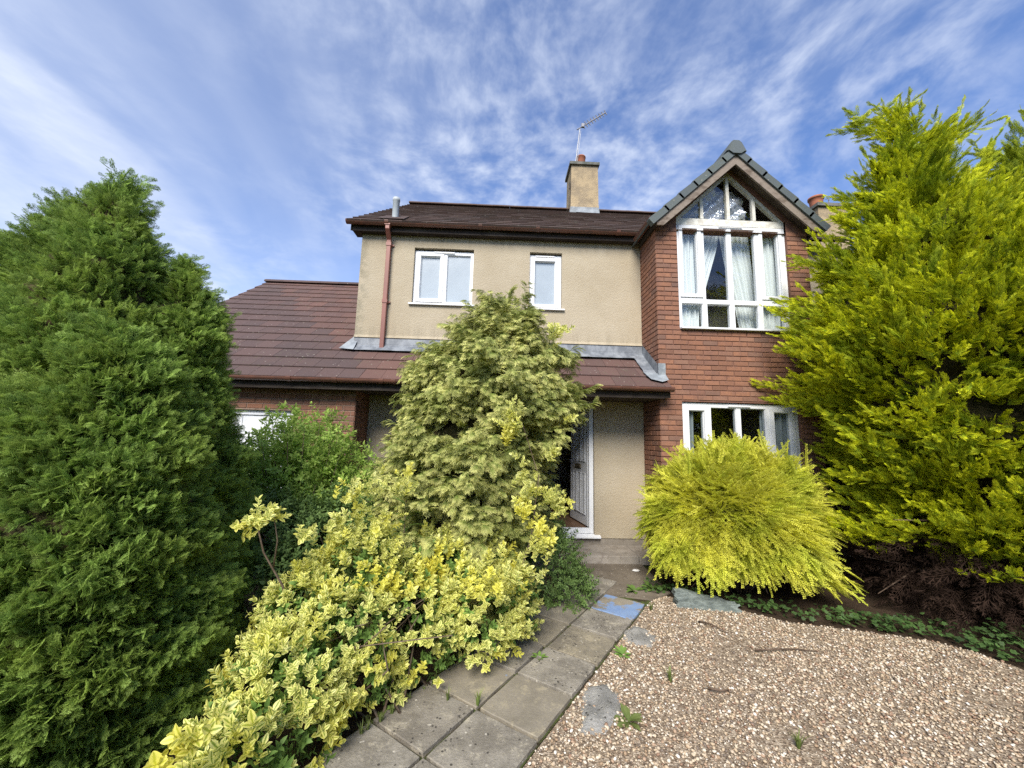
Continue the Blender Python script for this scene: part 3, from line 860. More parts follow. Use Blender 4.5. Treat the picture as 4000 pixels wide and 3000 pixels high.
mb.add([(LX - 0.18, WY - 0.12, roofz(WY - 0.12) + 0.04), (LX + 0.06, WY - 0.16, roofz(WY - 0.16) + 0.045), (LX + 0.06, WY - 0.012, roofz(WY) + 0.10), (LX - 0.01, WY + 0.06, roofz(WY + 0.06) + 0.16), (LX - 0.12, WY + 0.10, roofz(WY + 0.10) + 0.045)],
       [(0, 1, 2), (0, 2, 3), (0, 3, 4)])
mb.build("lead_corner", M["lead_pale"], HOUSE, fix=False)
mb = MB()
for i in range(10):
    ya = WY + 0.05 + i * 0.31
    mb.add([(LX - 0.006, ya, roofz(ya) + 0.04), (LX - 0.006, ya + 0.33, roofz(ya + 0.33) + 0.04), (LX - 0.006, ya + 0.33, roofz(ya + 0.33) + 0.16), (LX - 0.006, ya, roofz(ya) + 0.16)], [(0, 1, 2, 3)])
mb.build("lead_flashing", M["lead"], HOUSE, fix=False)

# ---- main roof
MEY, MEZ = 5.95, 5.165
MX0 = -2.57
NR = 16
mg = math.hypot(RIDGE_Y - MEY, RIDGE_Z - MEZ) / NR
mth = math.atan2(RIDGE_Z - MEZ, RIDGE_Y - MEY)
mb = MB()
mr = random.Random(9)
def roof_rows(mb, side):
    for i in range(NR):
        x = MX0 - (0.15 if i % 2 else 0)
        while x < HX1 + 0.1:
            xa, xb = max(x, MX0), min(x + 0.3, HX1 + 0.1)
            x += 0.3
            if xb - xa < 0.02: continue
            s0, s1 = i * mg - 0.02, (i + 1) * mg + 0.04
            dz = mr.uniform(-0.003, 0.004)
            def pt(xx, s, lift):
                y = MEY + s * math.cos(mth) - lift * math.sin(mth); z = MEZ + s * math.sin(mth) + lift * math.cos(mth)
                return (xx, y if side > 0 else 2 * RIDGE_Y - y, z)
            lo, hi = 0.036 + dz, 0.014
            a = [pt(xa + .001, s0, lo - 0.03), pt(xb - .001, s0, lo - 0.03), pt(xb - .001, s1, hi - 0.02), pt(xa + .001, s1, hi - 0.02),
                 pt(xa + .001, s0, lo), pt(xb - .001, s0, lo), pt(xb - .001, s1, hi), pt(xa + .001, s1, hi)]
            mb.add(a, [(0, 1, 5, 4), (4, 5, 6, 7), (0, 4, 7, 3), (1, 2, 6, 5), (3, 2, 1, 0)], mr.random())
roof_rows(mb, 1)
mbk = MB()
mbk.poly([(MX0 + 0.02, MEY + 0.02, MEZ - 0.02), (HX1 + 0.08, MEY + 0.02, MEZ - 0.02), (HX1 + 0.08, RIDGE_Y, RIDGE_Z - 0.02), (MX0 + 0.02, RIDGE_Y, RIDGE_Z - 0.02)])
mbk.poly([(MX0, 2 * RIDGE_Y - MEY, MEZ), (HX1 + 0.1, 2 * RIDGE_Y - MEY, MEZ), (HX1 + 0.1, RIDGE_Y, RIDGE_Z), (MX0, RIDGE_Y, RIDGE_Z)])
MROOF = mbk.build("main_roof", M["barge_dark"], HOUSE, fix=False)
tag(MROOF, "dark brown tiled roof of the upper storey")
tag(mb.build("tile_courses", M["tile_main"], MROOF, attr="rnd", fix=False), kind="stuff")
prof = [(0.12 * math.cos(a), 0.075 * math.sin(a)) for a in np.linspace(0, math.pi, 9)]
k = 0
x = MX0
while x < HX1:
    b = MB(); x1 = min(x + 0.447, HX1 + 0.1)
    b.prism([(x, RIDGE_Y + y, RIDGE_Z + 0.012 + z + 0.003 * (k % 2)) for y, z in prof], (x1 - x, 0, 0), 0.5)
    b.build("ridge_tile", M["tile_main"], MROOF, attr="rnd")
    x += 0.45; k += 1
# eaves
mb = MB(); mb.box(MX0 + 0.05, BX0 - 0.06, 6.045, 6.068, 5.052, 5.20)
mb.build("fascia_board", M["fascia"], HOUSE)
mb = MB(); mb.box(MX0 + 0.07, BX0 - 0.06, 6.070, WY - 0.003, 5.056, 5.075)
mb.build("soffit", M["fascia"], HOUSE)
mb = MB()   # boxed verge end
mb.prism([(MX0 + 0.03, 6.045, 5.045), (MX0 + 0.03, 6.045, 5.20), (MX0 + 0.03, RIDGE_Y, 7.80), (MX0 + 0.03, RIDGE_Y, 7.64)], (0.03, 0, 0))
mb.prism([(MX0 + 0.062, 6.05, 5.048), (MX0 + 0.062, WY + 0.1, 5.048), (MX0 + 0.062, WY + 0.1, 5.09), (MX0 + 0.062, 6.05, 5.09)], (LX - MX0 - 0.066, 0, 0))
mb.build("bargeboard", M["fascia"], HOUSE)
gutter("gutter", MX0 - 0.02, 2.25, 5.982, 5.185, HOUSE, 0.058, (-1.93, -0.4, 0.55, 1.9))

# downpipe with swan neck
mb = MB()
px = -1.915
def sq(mb, pts, hw):
    pts = [Vector(p) for p in pts]
    vs_, fs = [], []
    for p in pts:
        vs_ += [p + Vector((-hw, -hw, 0)), p + Vector((hw, -hw, 0)), p + Vector((hw, hw, 0)), p + Vector((-hw, hw, 0))]
    for i in range(len(pts) - 1):
        fs += [(4 * i + k, 4 * i + (k + 1) % 4, 4 * i + 4 + (k + 1) % 4, 4 * i + 4 + k) for k in range(4)]
    fs += [(3, 2, 1, 0), tuple(4 * (len(pts) - 1) + k for k in range(4))]
    mb.add(vs_, fs)
sq(mb, [(px, 5.985, 5.15), (px, 5.985, 5.06), (px, 6.115, 4.93), (px, 6.118, 4.85), (px, 6.118, 3.09)], 0.034)
DP = mb.build("downpipe", M["pipe"], HOUSE, bevel=0.006)
for z in (4.86, 3.875):
    b = MB(); b.box(px - 0.042, px + 0.042, 6.076, 6.160, z - 0.03, z + 0.03)
    b.box(px + 0.043, px + 0.075, 6.14, 6.166, z - 0.012, z + 0.012)
    b.build("pipe_clip", M["pipe"], DP)
b = MB(); b.box(px - 0.045, px + 0.045, 5.94, 6.03, 5.125, 5.165); b.build("pipe_outlet", M["pipe"], DP)

# soil vent pipe on the roof
mb = MB()
vx, vy = -1.90, 6.30
vz = MEZ + (vy - MEY) * math.tan(mth)
mb.lathe(vx, vy, [(0.057, vz - 0.05), (0.057, vz + 0.34), (0.062, vz + 0.345), (0.062, vz + 0.40), (0.045, vz + 0.40), (0.045, vz + 0.30)], 20)
VP = mb.build("vent_pipe", M["pipe_grey"], HOUSE, smooth_=True)
mb = MB(); mb.prism([(vx - 0.22, vy - 0.25, vz - 0.25 * math.tan(mth) + 0.05), (vx + 0.22, vy - 0.25, vz - 0.25 * math.tan(mth) + 0.05), (vx + 0.2, vy + 0.15, vz + 0.15 * math.tan(mth) + 0.05), (vx - 0.2, vy + 0.15, vz + 0.15 * math.tan(mth) + 0.05)], (0, -0.004, 0.008))
mb.build("lead_slate", M["tile_main"], VP, attr="rnd")

# ---- bay roof
BSL = 0.92
bth = math.atan(BSL)
FY = 5.315           # verge plane
APZ = 6.20           # top of rafters at apex (bargeboard top)
def bz(x): return APZ - BSL * abs(x - BC)
back = lambda z: MEY + (z - MEZ) / math.tan(mth) + 0.05
HW = 1.285
mb = MB()
for s in (-1, 1):
    xe = BC + s * HW
    ze = bz(xe)
    mb.poly([(BC, FY + 0.02, APZ + 0.0), (BC, back(APZ), APZ), (xe, back(ze) if s < 0 else 7.0, ze), (xe, FY + 0.02, ze)])
BROOF = mb.build("bay_roof", M["barge_dark"], HOUSE, fix=False)
tag(BROOF, "slate grey gabled roof of the bay")
bgauge = 0.312
ncb = 6
bt = MB()
TM_B = tile_mesh(0.30, bgauge + 0.05).mesh("tile_bay"); TM_B.materials.append(M["tile_bay"])
btr = random.Random(13)
for s in (-1, 1):
    for i in range(ncb):
        sd = i * bgauge - 0.055
        # uphill unit and along-roof unit
        up = Vector((-s * math.cos(bth), 0, math.sin(bth)))
        nrm = Vector((s * math.sin(bth), 0, math.cos(bth)))
        e0 = Vector((BC + s * HW, 0, bz(BC + s * HW)))
        for j in range(10):
            ystart = FY + 0.004 + j * 0.30
            base = e0 + up * sd + nrm * 0.030
            if s < 0 and ystart > back(base.z) + 0.2: break
            if s > 0 and j > 6 and ystart > back(base.z) + 0.2: break
            yv = Vector((0, 1, 0))
            xl = yv if s < 0 else -yv
            # local: x along eave, y uphill, z normal ; keep right-handed
            xax = up.cross(nrm)
            st = Vector((base.x, ystart if xax.y > 0 else ystart + 0.30, base.z))
            rot = Matrix((xax, up, nrm)).transposed()
            rot = rot @ Matrix.Rotation(-tilt, 3, "X")
            if j < 3:
                o = bpy.data.objects.new("tile", TM_B); col.objects.link(o); o.parent = BROOF
                o.matrix_local = Matrix.Translation(st - origin_of(BROOF)) @ rot.to_4x4()
                if i == ncb - 1: o.scale = (1, 0.80, 1)
            else:
                tmb = tile_mesh(0.30, (bgauge + 0.05) * (0.8 if i == ncb - 1 else 1))
                bt.add([st + rot @ Vector(p) for p in tmb.v], tmb.f, btr.random())
tag(bt.build("tile_courses", M["tile_bay_joined"], BROOF, attr="rnd", fix=False), kind="stuff")
# dry verge units along both slopes
for s in (-1, 1):
    up = Vector((-s * math.cos(bth), 0, math.sin(bth)))
    nrm = Vector((s * math.sin(bth), 0, math.cos(bth)))
    e0 = Vector((BC + s * HW, FY - 0.03, bz(BC + s * HW)))
    for i in range(ncb):
        a = e0 + up * (i * bgauge - 0.085); ln = bgauge + (0.035 if i < ncb - 1 else -0.06)
        lo0, hi0, lo1, hi1 = -0.032, 0.080, -0.034, 0.064
        b = MB()
        b.prism([a + nrm * lo0, a + up * ln + nrm * lo1, a + up * ln + nrm * hi1, a + up * 0.012 + nrm * hi0, a + nrm * (hi0 - 0.012)], (0, 0.10, 0))
        o = b.build("verge_cap", M["tile_bay"], BROOF)
# ridge of the bay with its end cap
b = MB()
prof = [(-0.155, -0.125), (-0.085, 0.02), (-0.045, 0.055), (0.045, 0.055), (0.085, 0.02), (0.155, -0.125)]
zR = APZ + 0.115
yy = FY - 0.045; k = 0
while yy < back(zR):
    b = MB()
    y1 = min(yy + 0.447, back(zR) + 0.1)
    b.prism([(BC + x, yy, zR + z + 0.004 * (k % 2)) for x, z in prof], (0, y1 - yy, 0))
    b.build("ridge_tile", M["tile_bay"], BROOF)
    yy += 0.45; k += 1
b = MB(); b.prism([(BC + x * 0.86, FY - 0.055, zR + z * 0.86 - 0.012) for x, z in prof] + [(BC + 0.06, FY - 0.055, zR - 0.17), (BC - 0.06, FY - 0.055, zR - 0.17)], (0, 0.012, 0))
b.build("ridge_end_cap", M["tile_bay"], BROOF)
# bargeboards, soffit under the verge
for s in (-1, 1):
    b = MB()
    xe = BC + s * 1.262
    d = 0.165
    b.prism([(BC, FY, APZ - 0.035), (xe, FY, bz(xe) - 0.035), (xe, FY, bz(xe) - 0.10), (xe - s * 0.10, FY, bz(xe) - 0.10), (BC, FY, APZ - 0.035 - d)][::s], (0, 0.028, 0))
    tag(b.build("bargeboard", M["barge"], HOUSE), "weathered grey brown bargeboard")
    b = MB()
    b.poly([(BC, FY + 0.03, APZ - 0.10), (BC + s * 1.25, FY + 0.03, bz(BC + s * 1.25) - 0.095), (BC + s * 1.25, BY, bz(BC + s * 1.25) - 0.095), (BC, BY, APZ - 0.10)])
    b.build("verge_soffit", M["barge_dark"], HOUSE, fix=False)
    # side eaves of the bay: fascia and gutter running back to the main eaves
    yb = 5.93 if s < 0 else 7.2
    b = MB(); xf = BC + s * 1.245
    b.box(min(xf, xf + s * 0.02), max(xf, xf + s * 0.02), FY + 0.03, yb + 0.1, 4.965, 5.07)
    b.box(min(BC + s * 1.204, xf - s * 0.002), max(BC + s * 1.204, xf - s * 0.002), FY + 0.03, yb + 0.2, 4.985, 5.0)
    b.build("fascia_board", M["fascia"], HOUSE)
    b = MB(); r_ = 0.056
    pr = [(r_ * math.cos(a), r_ * math.sin(a)) for a in np.linspace(math.pi, 2 * math.pi, 11)] + [((r_ - .005) * math.cos(a), (r_ - .005) * math.sin(a)) for a in np.linspace(2 * math.pi, math.pi, 11)]
    b.prism([(BC + s * 1.325 + q[0], FY - 0.005, 5.075 + q[1]) for q in pr], (0, yb - FY + 0.08, 0))
    b.build("gutter", M["gutter"], HOUSE)

# ---- chimney on the main ridge
def chimney(cx0, cx1, y0, y1, zb, zt, parent, name="chimney"):
    b = MB()
    t_ = 0.012
    b.add([(cx0 - t_, y0 - t_, zb), (cx1 + t_, y0 - t_, zb), (cx1 + t_, y1 + t_, zb), (cx0 - t_, y1 + t_, zb), (cx0, y0, zb + 0.1), (cx1, y0, zb + 0.1), (cx1, y1, zb + 0.1), (cx0, y1, zb + 0.1), (cx0 + .015, y0 + .01, zt), (cx1 - .01, y0 + .01, zt), (cx1 - .01, y1, zt), (cx0 + .015, y1, zt)],
          [(0, 1, 5, 4), (1, 2, 6, 5), (2, 3, 7, 6), (3, 0, 4, 7), (4, 5, 9, 8), (5, 6, 10, 9), (6, 7, 11, 10), (7, 4, 8, 11), (3, 2, 1, 0)])
    ch = b.build(name, M["render_chimney"], parent)
    b = MB()
    b.prism([(cx0 - 0.035, y0 - 0.045, zt), (cx1 + 0.03, y0 - 0.045, zt), (cx1 + 0.03, y1 + 0.04, zt), (cx0 - 0.035, y1 + 0.04, zt)], (0, 0, 0.075))
    b.add([(cx0 - 0.035, y0 - 0.045, zt + 0.076), (cx1 + 0.03, y0 - 0.045, zt + 0.076), (cx1 + 0.03, y1 + 0.04, zt + 0.076), (cx0 - 0.035, y1 + 0.04, zt + 0.076), ((cx0 + cx1) / 2, (y0 + y1) / 2, zt + 0.13)],
          [(0, 1, 4), (1, 2, 4), (2, 3, 4), (3, 0, 4)])
    b.build("chimney_cap", M["cap"], ch)
    return ch
CH = chimney(1.735, 2.475, 9.40, 10.10, 7.80, 9.02, HOUSE)
b = MB()
b.lathe(2.045, 9.62, [(0.105, 9.10), (0.118, 9.20), (0.128, 9.38), (0.136, 9.385), (0.136, 9.41), (0.108, 9.41), (0.10, 9.2)], 24)
b.build("chimney_pot", M["pot"], CH, smooth_=True)
b = MB()
b.add([(1.70, 9.385, 7.60), (2.50, 9.385, 7.60), (2.485, 9.385, 7.80), (1.725, 9.385, 7.80)], [(0, 1, 2, 3)])
b.add([(1.83, 9.33, 7.62), (2.50, 9.33, 7.60), (2.43, 9.375, 7.73), (1.92, 9.375, 7.74)], [(0, 1, 2, 3)])
b.add([(1.70, 9.385, 7.60), (1.725, 9.385, 7.80), (1.725, 10.1, 7.80), (1.70, 10.1, 7.6)], [(0, 1, 2, 3)])
b.build("lead_apron", M["lead_pale"], CH, fix=False)
b = MB(); b.box(1.712, 1.724, 9.43, 9.50, 8.35, 8.55); b.tube([(1.722, 9.44, 9.0), (1.72, 9.44, 7.85), (1.60, 9.42, 7.62)], 0.006, 6); b.build("aerial_cable", M["fascia"], CH)

# ---- windows
def window(name, rect, y, cells, label, glassm, sill=True, frame_w=0.05, vent=None, obsc=False, sill_over=0.05, mats="upvc"):
    """cells: list of (x0,x1,z0,z1,is_casement) panes in absolute coordinates."""
    x0, x1, z0, z1 = rect
    root = MB()
    # outer frame with bars: grid of everything not glass
    glassrects = [c[:4] for c in cells]
    xs = sorted({x0, x1, *[q[0] for q in glassrects], *[q[1] for q in glassrects]})
    zs = sorted({z0, z1, *[q[2] for q in glassrects], *[q[3] for q in glassrects]})
    d0, d1 = y, y + 0.07
    fb = MB()
    hole = lambda a, c: any(q[0] < a < q[1] and q[2] < c < q[3] for q in glassrects)
    for i in range(len(xs) - 1):
        for j in range(len(zs) - 1):
            a, c = (xs[i] + xs[i + 1]) / 2, (zs[j] + zs[j + 1]) / 2
            if hole(a, c): continue
            fb.poly([(xs[i], d0, zs[j]), (xs[i + 1], d0, zs[j]), (xs[i + 1], d0, zs[j + 1]), (xs[i], d0, zs[j + 1])])
            fb.poly([(xs[i], d1, zs[j]), (xs[i], d1, zs[j + 1]), (xs[i + 1], d1, zs[j + 1]), (xs[i + 1], d1, zs[j])])
    for q in glassrects:
        a0, a1, c0, c1 = q
        e = 0.012
        for seg in (((a0, c0), (a1, c0), (a1 - e, c0 + e), (a0 + e, c0 + e)), ((a1, c0), (a1, c1), (a1 - e, c1 - e), (a1 - e, c0 + e)), ((a1, c1), (a0, c1), (a0 + e, c1 - e), (a1 - e, c1 - e)), ((a0, c1), (a0, c0), (a0 + e, c0 + e), (a0 + e, c1 - e))):
            fb.poly([(seg[0][0], d0, seg[0][1]), (seg[1][0], d0, seg[1][1]), (seg[2][0], d0 + 0.02, seg[2][1]), (seg[3][0], d0 + 0.02, seg[3][1])])
            fb.poly([(seg[3][0], d0 + 0.02, seg[3][1]), (seg[2][0], d0 + 0.02, seg[2][1]), (seg[2][0], d1, seg[2][1]), (seg[3][0], d1, seg[3][1])])
    for seg in (((x0, z0), (x1, z0)), ((x1, z0), (x1, z1)), ((x1, z1), (x0, z1)), ((x0, z1), (x0, z0))):
        fb.poly([(seg[0][0], d0, seg[0][1]), (seg[1][0], d0, seg[1][1]), (seg[1][0], d1, seg[1][1]), (seg[0][0], d1, seg[0][1])])
    fr = fb.build(name, M[mats], HOUSE, fix=False)
    tag(fr, label)
    for c in cells:
        a0, a1, c0, c1 = c[:4]
        if c[4]:     # opening casement stands proud of the frame
            w = 0.058
            b = MB()
            for bx in ((a0 - w, a1 + w, c0 - w, c0 - 0.001), (a0 - w, a1 + w, c1 + 0.001, c1 + w), (a0 - w, a0 - 0.001, c0 - 0.001, c1 + 0.001), (a1 + 0.001, a1 + w, c0 - 0.001, c1 + 0.001)):
                b.box(bx[0], bx[1], y - 0.017, y - 0.002, bx[2], bx[3])
            b.build("casement", M[mats], fr, bevel=0.003)
        b = MB(); b.poly([(a0 - 0.005, y + 0.034, c0 - 0.005), (a1 + 0.005, y + 0.034, c0 - 0.005), (a1 + 0.005, y + 0.034, c1 + 0.005), (a0 - 0.005, y + 0.034, c1 + 0.005)])
        b.build("pane", glassm, fr, fix=False)
    if sill:
        b = MB(); b.prism([(x0 - sill_over, y - 0.10, z0 - 0.032), (x0 - sill_over, y - 0.10, z0 - 0.008), (x0 - sill_over, y - 0.02, z0 - 0.001), (x0 - sill_over, y + 0.05, z0 - 0.001), (x0 - sill_over, y + 0.05, z0 - 0.032)], (x1 - x0 + 2 * sill_over, 0, 0))
        b.build("sill", M[mats], fr, bevel=0.003)
    if vent:
        b = MB(); b.box(vent[0], vent[1], y - 0.03, y - 0.0185, vent[2] - 0.010, vent[2] + 0.010); b.build("trickle_vent", M[mats], fr, bevel=0.003)
    return fr

yc = WY + 0.055
window("window", (W1[0] + .004, W1[1] - .004, W1[2], W1[3] - 0.03), yc, [(-1.396, -1.068, 3.985, 4.735, True), (-0.955, -0.552, 3.935, 4.770, False)], "two light bathroom window in the cream wall", M["obscure"], vent=(-1.18, -0.83, 4.800))
window("window", (W2[0] + .004, W2[1] - .004, W2[2], W2[3] - 0.03), yc, [(0.535, 0.885, 3.955, 4.720, True)], "narrow single light window in the cream wall", M["obscure"], vent=(0.54, 0.87, 4.80))
yb_ = BY + 0.035
BAYWIN = window("window", (BW[0] + .004, BW[1] - .004, BW[2] + 0.035, 5.10), yb_,
       [(2.775, 3.012, 3.975, 5.035, True), (3.117, 3.492, 3.888, 5.06, False), (3.556, 3.938, 3.888, 5.06, False), (4.05, 4.305, 3.975, 5.035, True),
        (2.735, 3.068, 3.452, 3.825, False), (3.13, 3.492, 3.452, 3.825, False), (3.556, 3.938, 3.452, 3.825, False), (4.00, 4.345, 3.452, 3.825, False)],
       "tall white eight pane bay window of the bedroom", M["glass"], vent=(3.36, 3.74, 5.095), sill_over=0.0)
window("window", (GW[0] + .004, GW[1] - .004, GW[2] + 0.02, GW[3] - 0.012), yb_,
       [(2.775, 3.005, 1.16, 2.185, True), (3.11, 3.492, 1.10, 2.235, False), (3.556, 3.938, 1.10, 2.235, False), (4.05, 4.30, 1.16, 2.185, True)],
       "white four light ground floor bay window", M["glass_lower"], vent=(3.36, 3.70, 2.262), sill_over=0.03)
window("window", (HALLW[0] + .004, HALLW[1] - .004, HALLW[2] + 0.02, HALLW[3] - 0.02), yc,
       [(-1.40, -1.0, 1.05, 2.2, False), (-0.93, -0.53, 1.05, 2.2, False)], "white framed hall window behind the conifer", M["glass_lower"], sill_over=0.03)
# triangular glazing above the bay window
y = BY + 0.03
fb = MB()
def bar(pts, dep=0.06): fb.prism([(p[0], y, p[1]) for p in pts], (0, dep, 0))
bar([(2.680, 5.104), (4.414, 5.104), (4.414, 5.212), (2.680, 5.212)])
edge = lambda x: 5.20 + (0.8725 - abs(x - BC)) * (0.83 / 0.8725)
for s in (-1, 1):
    w = 0.075
    q = [(BC + s * 0.865, 5.214), (BC + s * 0.002, edge(BC) - 0.006), (BC + s * 0.002, edge(BC) - w), (BC + s * 0.785, 5.214)]
    bar(q[::-s], 0.058)
for xm in (3.103, BC - 0.013, 3.945):
    zt = edge(xm) - (0.055 if abs(xm - BC) > 0.1 else 0.08)
    fb.prism([(xm - 0.025, y - 0.004, 5.214), (xm + 0.025, y - 0.004, 5.214), (xm + 0.025, y - 0.004, zt), (xm - 0.025, y - 0.004, zt)], (0, 0.05, 0))
TRI = fb.build("gable_glazing", M["cream_paint"], HOUSE)
tag(TRI, "triangular glazing with peeling cream timber bars under the gable")
def tri_pane(pts):
    b = MB(); b.poly([(p[0], y + 0.03, p[1]) for p in pts]); b.build("pane", M["glass"], TRI, fix=False)
e2 = lambda x: edge(x) - 0.05
tri_pane([(2.75, 5.205), (3.085, 5.205), (3.085, e2(3.085))])
tri_pane([(3.12, 5.205), (3.515, 5.205), (3.515, e2(3.515)), (3.12, e2(3.12))])
tri_pane([(3.55, 5.205), (3.925, 5.205), (3.925, e2(3.925)), (3.55, e2(3.55))])
tri_pane([(3.965, 5.205), (4.34, 5.205), (3.965, e2(3.965))])

# ---- front door, frame, sill
fb = MB()
yd = WY + 0.05
fb.box(1.458, 1.527, yd, yd + 0.07, 0.272, 2.356)
fb.box(0.554, 0.623, yd, yd + 0.07, 0.272, 2.356)
fb.box(0.624, 1.457, yd, yd + 0.07, 2.285, 2.356)
fb.box(0.624, 1.457, yd, yd + 0.07, 0.272, 0.345)
DF = fb.build("door_frame", M["upvc"], HOUSE, bevel=0.004)
tag(DF, "white front door frame")
b = MB(); b.prism([(0.50, WY - 0.06, 0.220), (0.50, WY - 0.06, 0.245), (0.50, WY + 0.02, 0.268), (0.50, yd + 0.07, 0.268), (0.50, yd + 0.07, 0.220)], (1.12, 0, 0))
b.build("door_sill", M["upvc"], DF, bevel=0.004)
# leaf, hinged on the right and swung inwards
ang = math.atan2(0.75, -0.13)
hx, hy = 1.452, yd + 0.075
ux, uy = math.cos(ang), math.sin(ang)
nx, ny_ = -uy, ux           # normal towards the camera side (left, -X)
LW, LH, zb = 0.79, 1.925, 0.355
def leaf_pt(u, d, z): return (hx + ux * u + nx * d, hy + uy * u + ny_ * d, zb + z)
def leaf_box(mb, u0, u1, d0, d1, z0, z1):
    q = [leaf_pt(u, d, z) for z in (z0, z1) for u, d in ((u0, d0), (u1, d0), (u1, d1), (u0, d1))]
    mb.add(q, [(3, 2, 1, 0), (4, 5, 6, 7), (0, 1, 5, 4), (1, 2, 6, 5), (2, 3, 7, 6), (3, 0, 4, 7)])
b = MB(); leaf_box(b, 0, LW, -0.044, 0.0, 0, LH)
FD = b.build("front_door", M["door"], HOUSE, bevel=0.004)
tag(FD, "white panelled front door standing open inwards")
cols = [(0.10, 0.235), (0.29, 0.41), (0.46, 0.60), (0.64, 0.73)]
cols = [(0.09, 0.23), (0.27, 0.41), (0.45, 0.56), (0.60, 0.71)]
for (u0, u1) in cols:
    for (z0, z1) in ((0.16, 0.82), (1.0, 1.78)):
        b = MB()
        for q in ((u0, u1, z0, z0 + 0.02), (u0, u1, z1 - 0.02, z1), (u0, u0 + 0.016, z0 + 0.02, z1 - 0.02), (u1 - 0.016, u1, z0 + 0.02, z1 - 0.02)):
            leaf_box(b, q[0], q[1], 0.001, 0.010, q[2], q[3])
        leaf_box(b, u0 + 0.030, u1 - 0.030, 0.001, 0.007, z0 + 0.035, z1 - 0.035)
        b.build("door_panel", M["door"], FD, bevel=0.003)
b = MB(); leaf_box(b, 0.28, 0.53, 0.001, 0.014, 0.885, 0.955); leaf_box(b, 0.30, 0.51, 0.0145, 0.019, 0.90, 0.94); b.build("letterbox", M["brass"], FD, bevel=0.003)
b = MB(); leaf_box(b, 0.715, 0.75, 0.001, 0.010, 0.86, 1.09); leaf_box(b, 0.60, 0.745, 0.03, 0.046, 0.985, 1.005); leaf_box(b, 0.725, 0.745, 0.0105, 0.03, 0.985, 1.005); b.build("door_handle", M["steel"], FD, bevel=0.003)

# ---- garage door
b = MB()
b.box(GD[0] + 0.004, GD[1] - 0.004, GY + 0.05, GY + 0.09, 1.96, 2.028)
b.box(GD[1] - 0.07, GD[1] - 0.004, GY + 0.05, GY + 0.09, 0.0, 1.958)
b.box(GD[0] + 0.004, GD[0] + 0.07, GY + 0.05, GY + 0.09, 0.0, 1.958)
GDO = b.build("garage_door", M["garage_door"], HOUSE)
tag(GDO, "white garage door")
x = GD[0] + 0.074
nrib = 5
wv = (GD[1] - GD[0] - 0.148) / nrib
for i in range(nrib):
    b = MB(); b.box(x + i * wv + 0.003, x + (i + 1) * wv - 0.003, GY + 0.072, GY + 0.095, 0.01, 1.955)
    b.build("door_board", M["garage_door"], GDO, bevel=0.004)

# ------------------------------------------------------------------ path and apron
PA = Vector((0.584, 0.811, 0)); PN = Vector((-0.811, 0.584, 0)); P0 = Vector((0.28, 2.437, 0))
SL = 0.4555
b = MB(); b.poly([(*(P0 + PA * t_ + PN * n_).xy, 0.004) for t_, n_ in ((-1.6, 0.0), (3.2, 0.0), (3.2, 0.93), (-1.6, 0.93))])
PATH = tag(b.build("garden_path", M["joint"]), kind="structure")
s_rng = random.Random(21)
for c in (0, 1):
    for r in range(-3, 6):
        if c == 0 and r > 4: continue
        g_ = 0.006 + s_rng.uniform(0, 0.004)
        t0, t1 = r * SL + g_, (r + 1) * SL - g_
        n0, n1 = c * SL + g_, (c + 1) * SL - g_
        zt = 0.030 + s_rng.uniform(-0.004, 0.004)
        b = MB()
        cs = [P0 + PA * t_ + PN * n_ for t_, n_ in ((t0, n0), (t1, n0), (t1, n1), (t0, n1))]
        ctr = sum(cs, Vector()) / 4
        tz = [s_rng.uniform(-0.004, 0.004) for _ in range(4)]
        # slab with slightly ragged edges
        ring = []
        for k in range(4):
            a, d = cs[k], cs[(k + 1) % 4]
            for q in range(5):
                p = a.lerp(d, q / 5)
                p = p + (ctr - p).normalized() * (s_rng.uniform(0, 0.005) + (0.010 * s_rng.random() if q == 0 else 0))
                ring.append((p, tz[k] * (1 - q / 5) + tz[(k + 1) % 4] * q / 5))
        n = len(ring)
        b.add([(p.x, p.y, 0.0) for p, z in ring] + [(p.x, p.y, zt + z - 0.004) for p, z in ring] + [((p + (ctr - p).normalized() * 0.006).x, (p + (ctr - p).normalized() * 0.006).y, zt + z) for p, z in ring],
              [(i, (i + 1) % n, n + (i + 1) % n, n + i) for i in range(n)] + [(n + i, n + (i + 1) % n, 2 * n + (i + 1) % n, 2 * n + i) for i in range(n)] + [tuple(2 * n + i for i in range(n))])
        key = "slab"
        if c == 0 and r == 4: key = "slab_blue"
        elif (c, r) in ((0, 0), (1, 0), (1, 3)): key = "slab_blue_trace"
        elif (c, r) in ((1, 2), (0, 2)): key = "slab_pale"
        o = b.build("paving_slab", M[key], PATH)
        if key == "slab_blue": o["label"] = "paving slab with worn blue paint"
b = MB(); b.prism([(0.35, 4.25, 0.0), (0.9, 4.72, 0.0), (1.25, 4.55, 0), (1.72, 4.42, 0.0), (2.02, 4.62, 0), (2.05, 5.60, 0.0), (-0.4, 5.60, 0.0), (-0.3, 4.6, 0)], (0, 0, 0.016))
tag(b.build("concrete_apron", M["apron"]), kind="structure")

# ------------------------------------------------------------------ instancing of leaves, sprays and stones inside one object
def frames(d, up):
    d = d / np.linalg.norm(d, axis=1, keepdims=True)
    z = up - (up * d).sum(1, keepdims=True) * d
    nz = np.linalg.norm(z, axis=1, keepdims=True)
    bad = nz[:, 0] < 1e-4
    if bad.any():
        z[bad] = np.cross(d[bad], np.array([1.0, 0.3, 0.1])); nz = np.linalg.norm(z, axis=1, keepdims=True)
    z = z / nz
    y = np.cross(z, d)
    return d, y, z

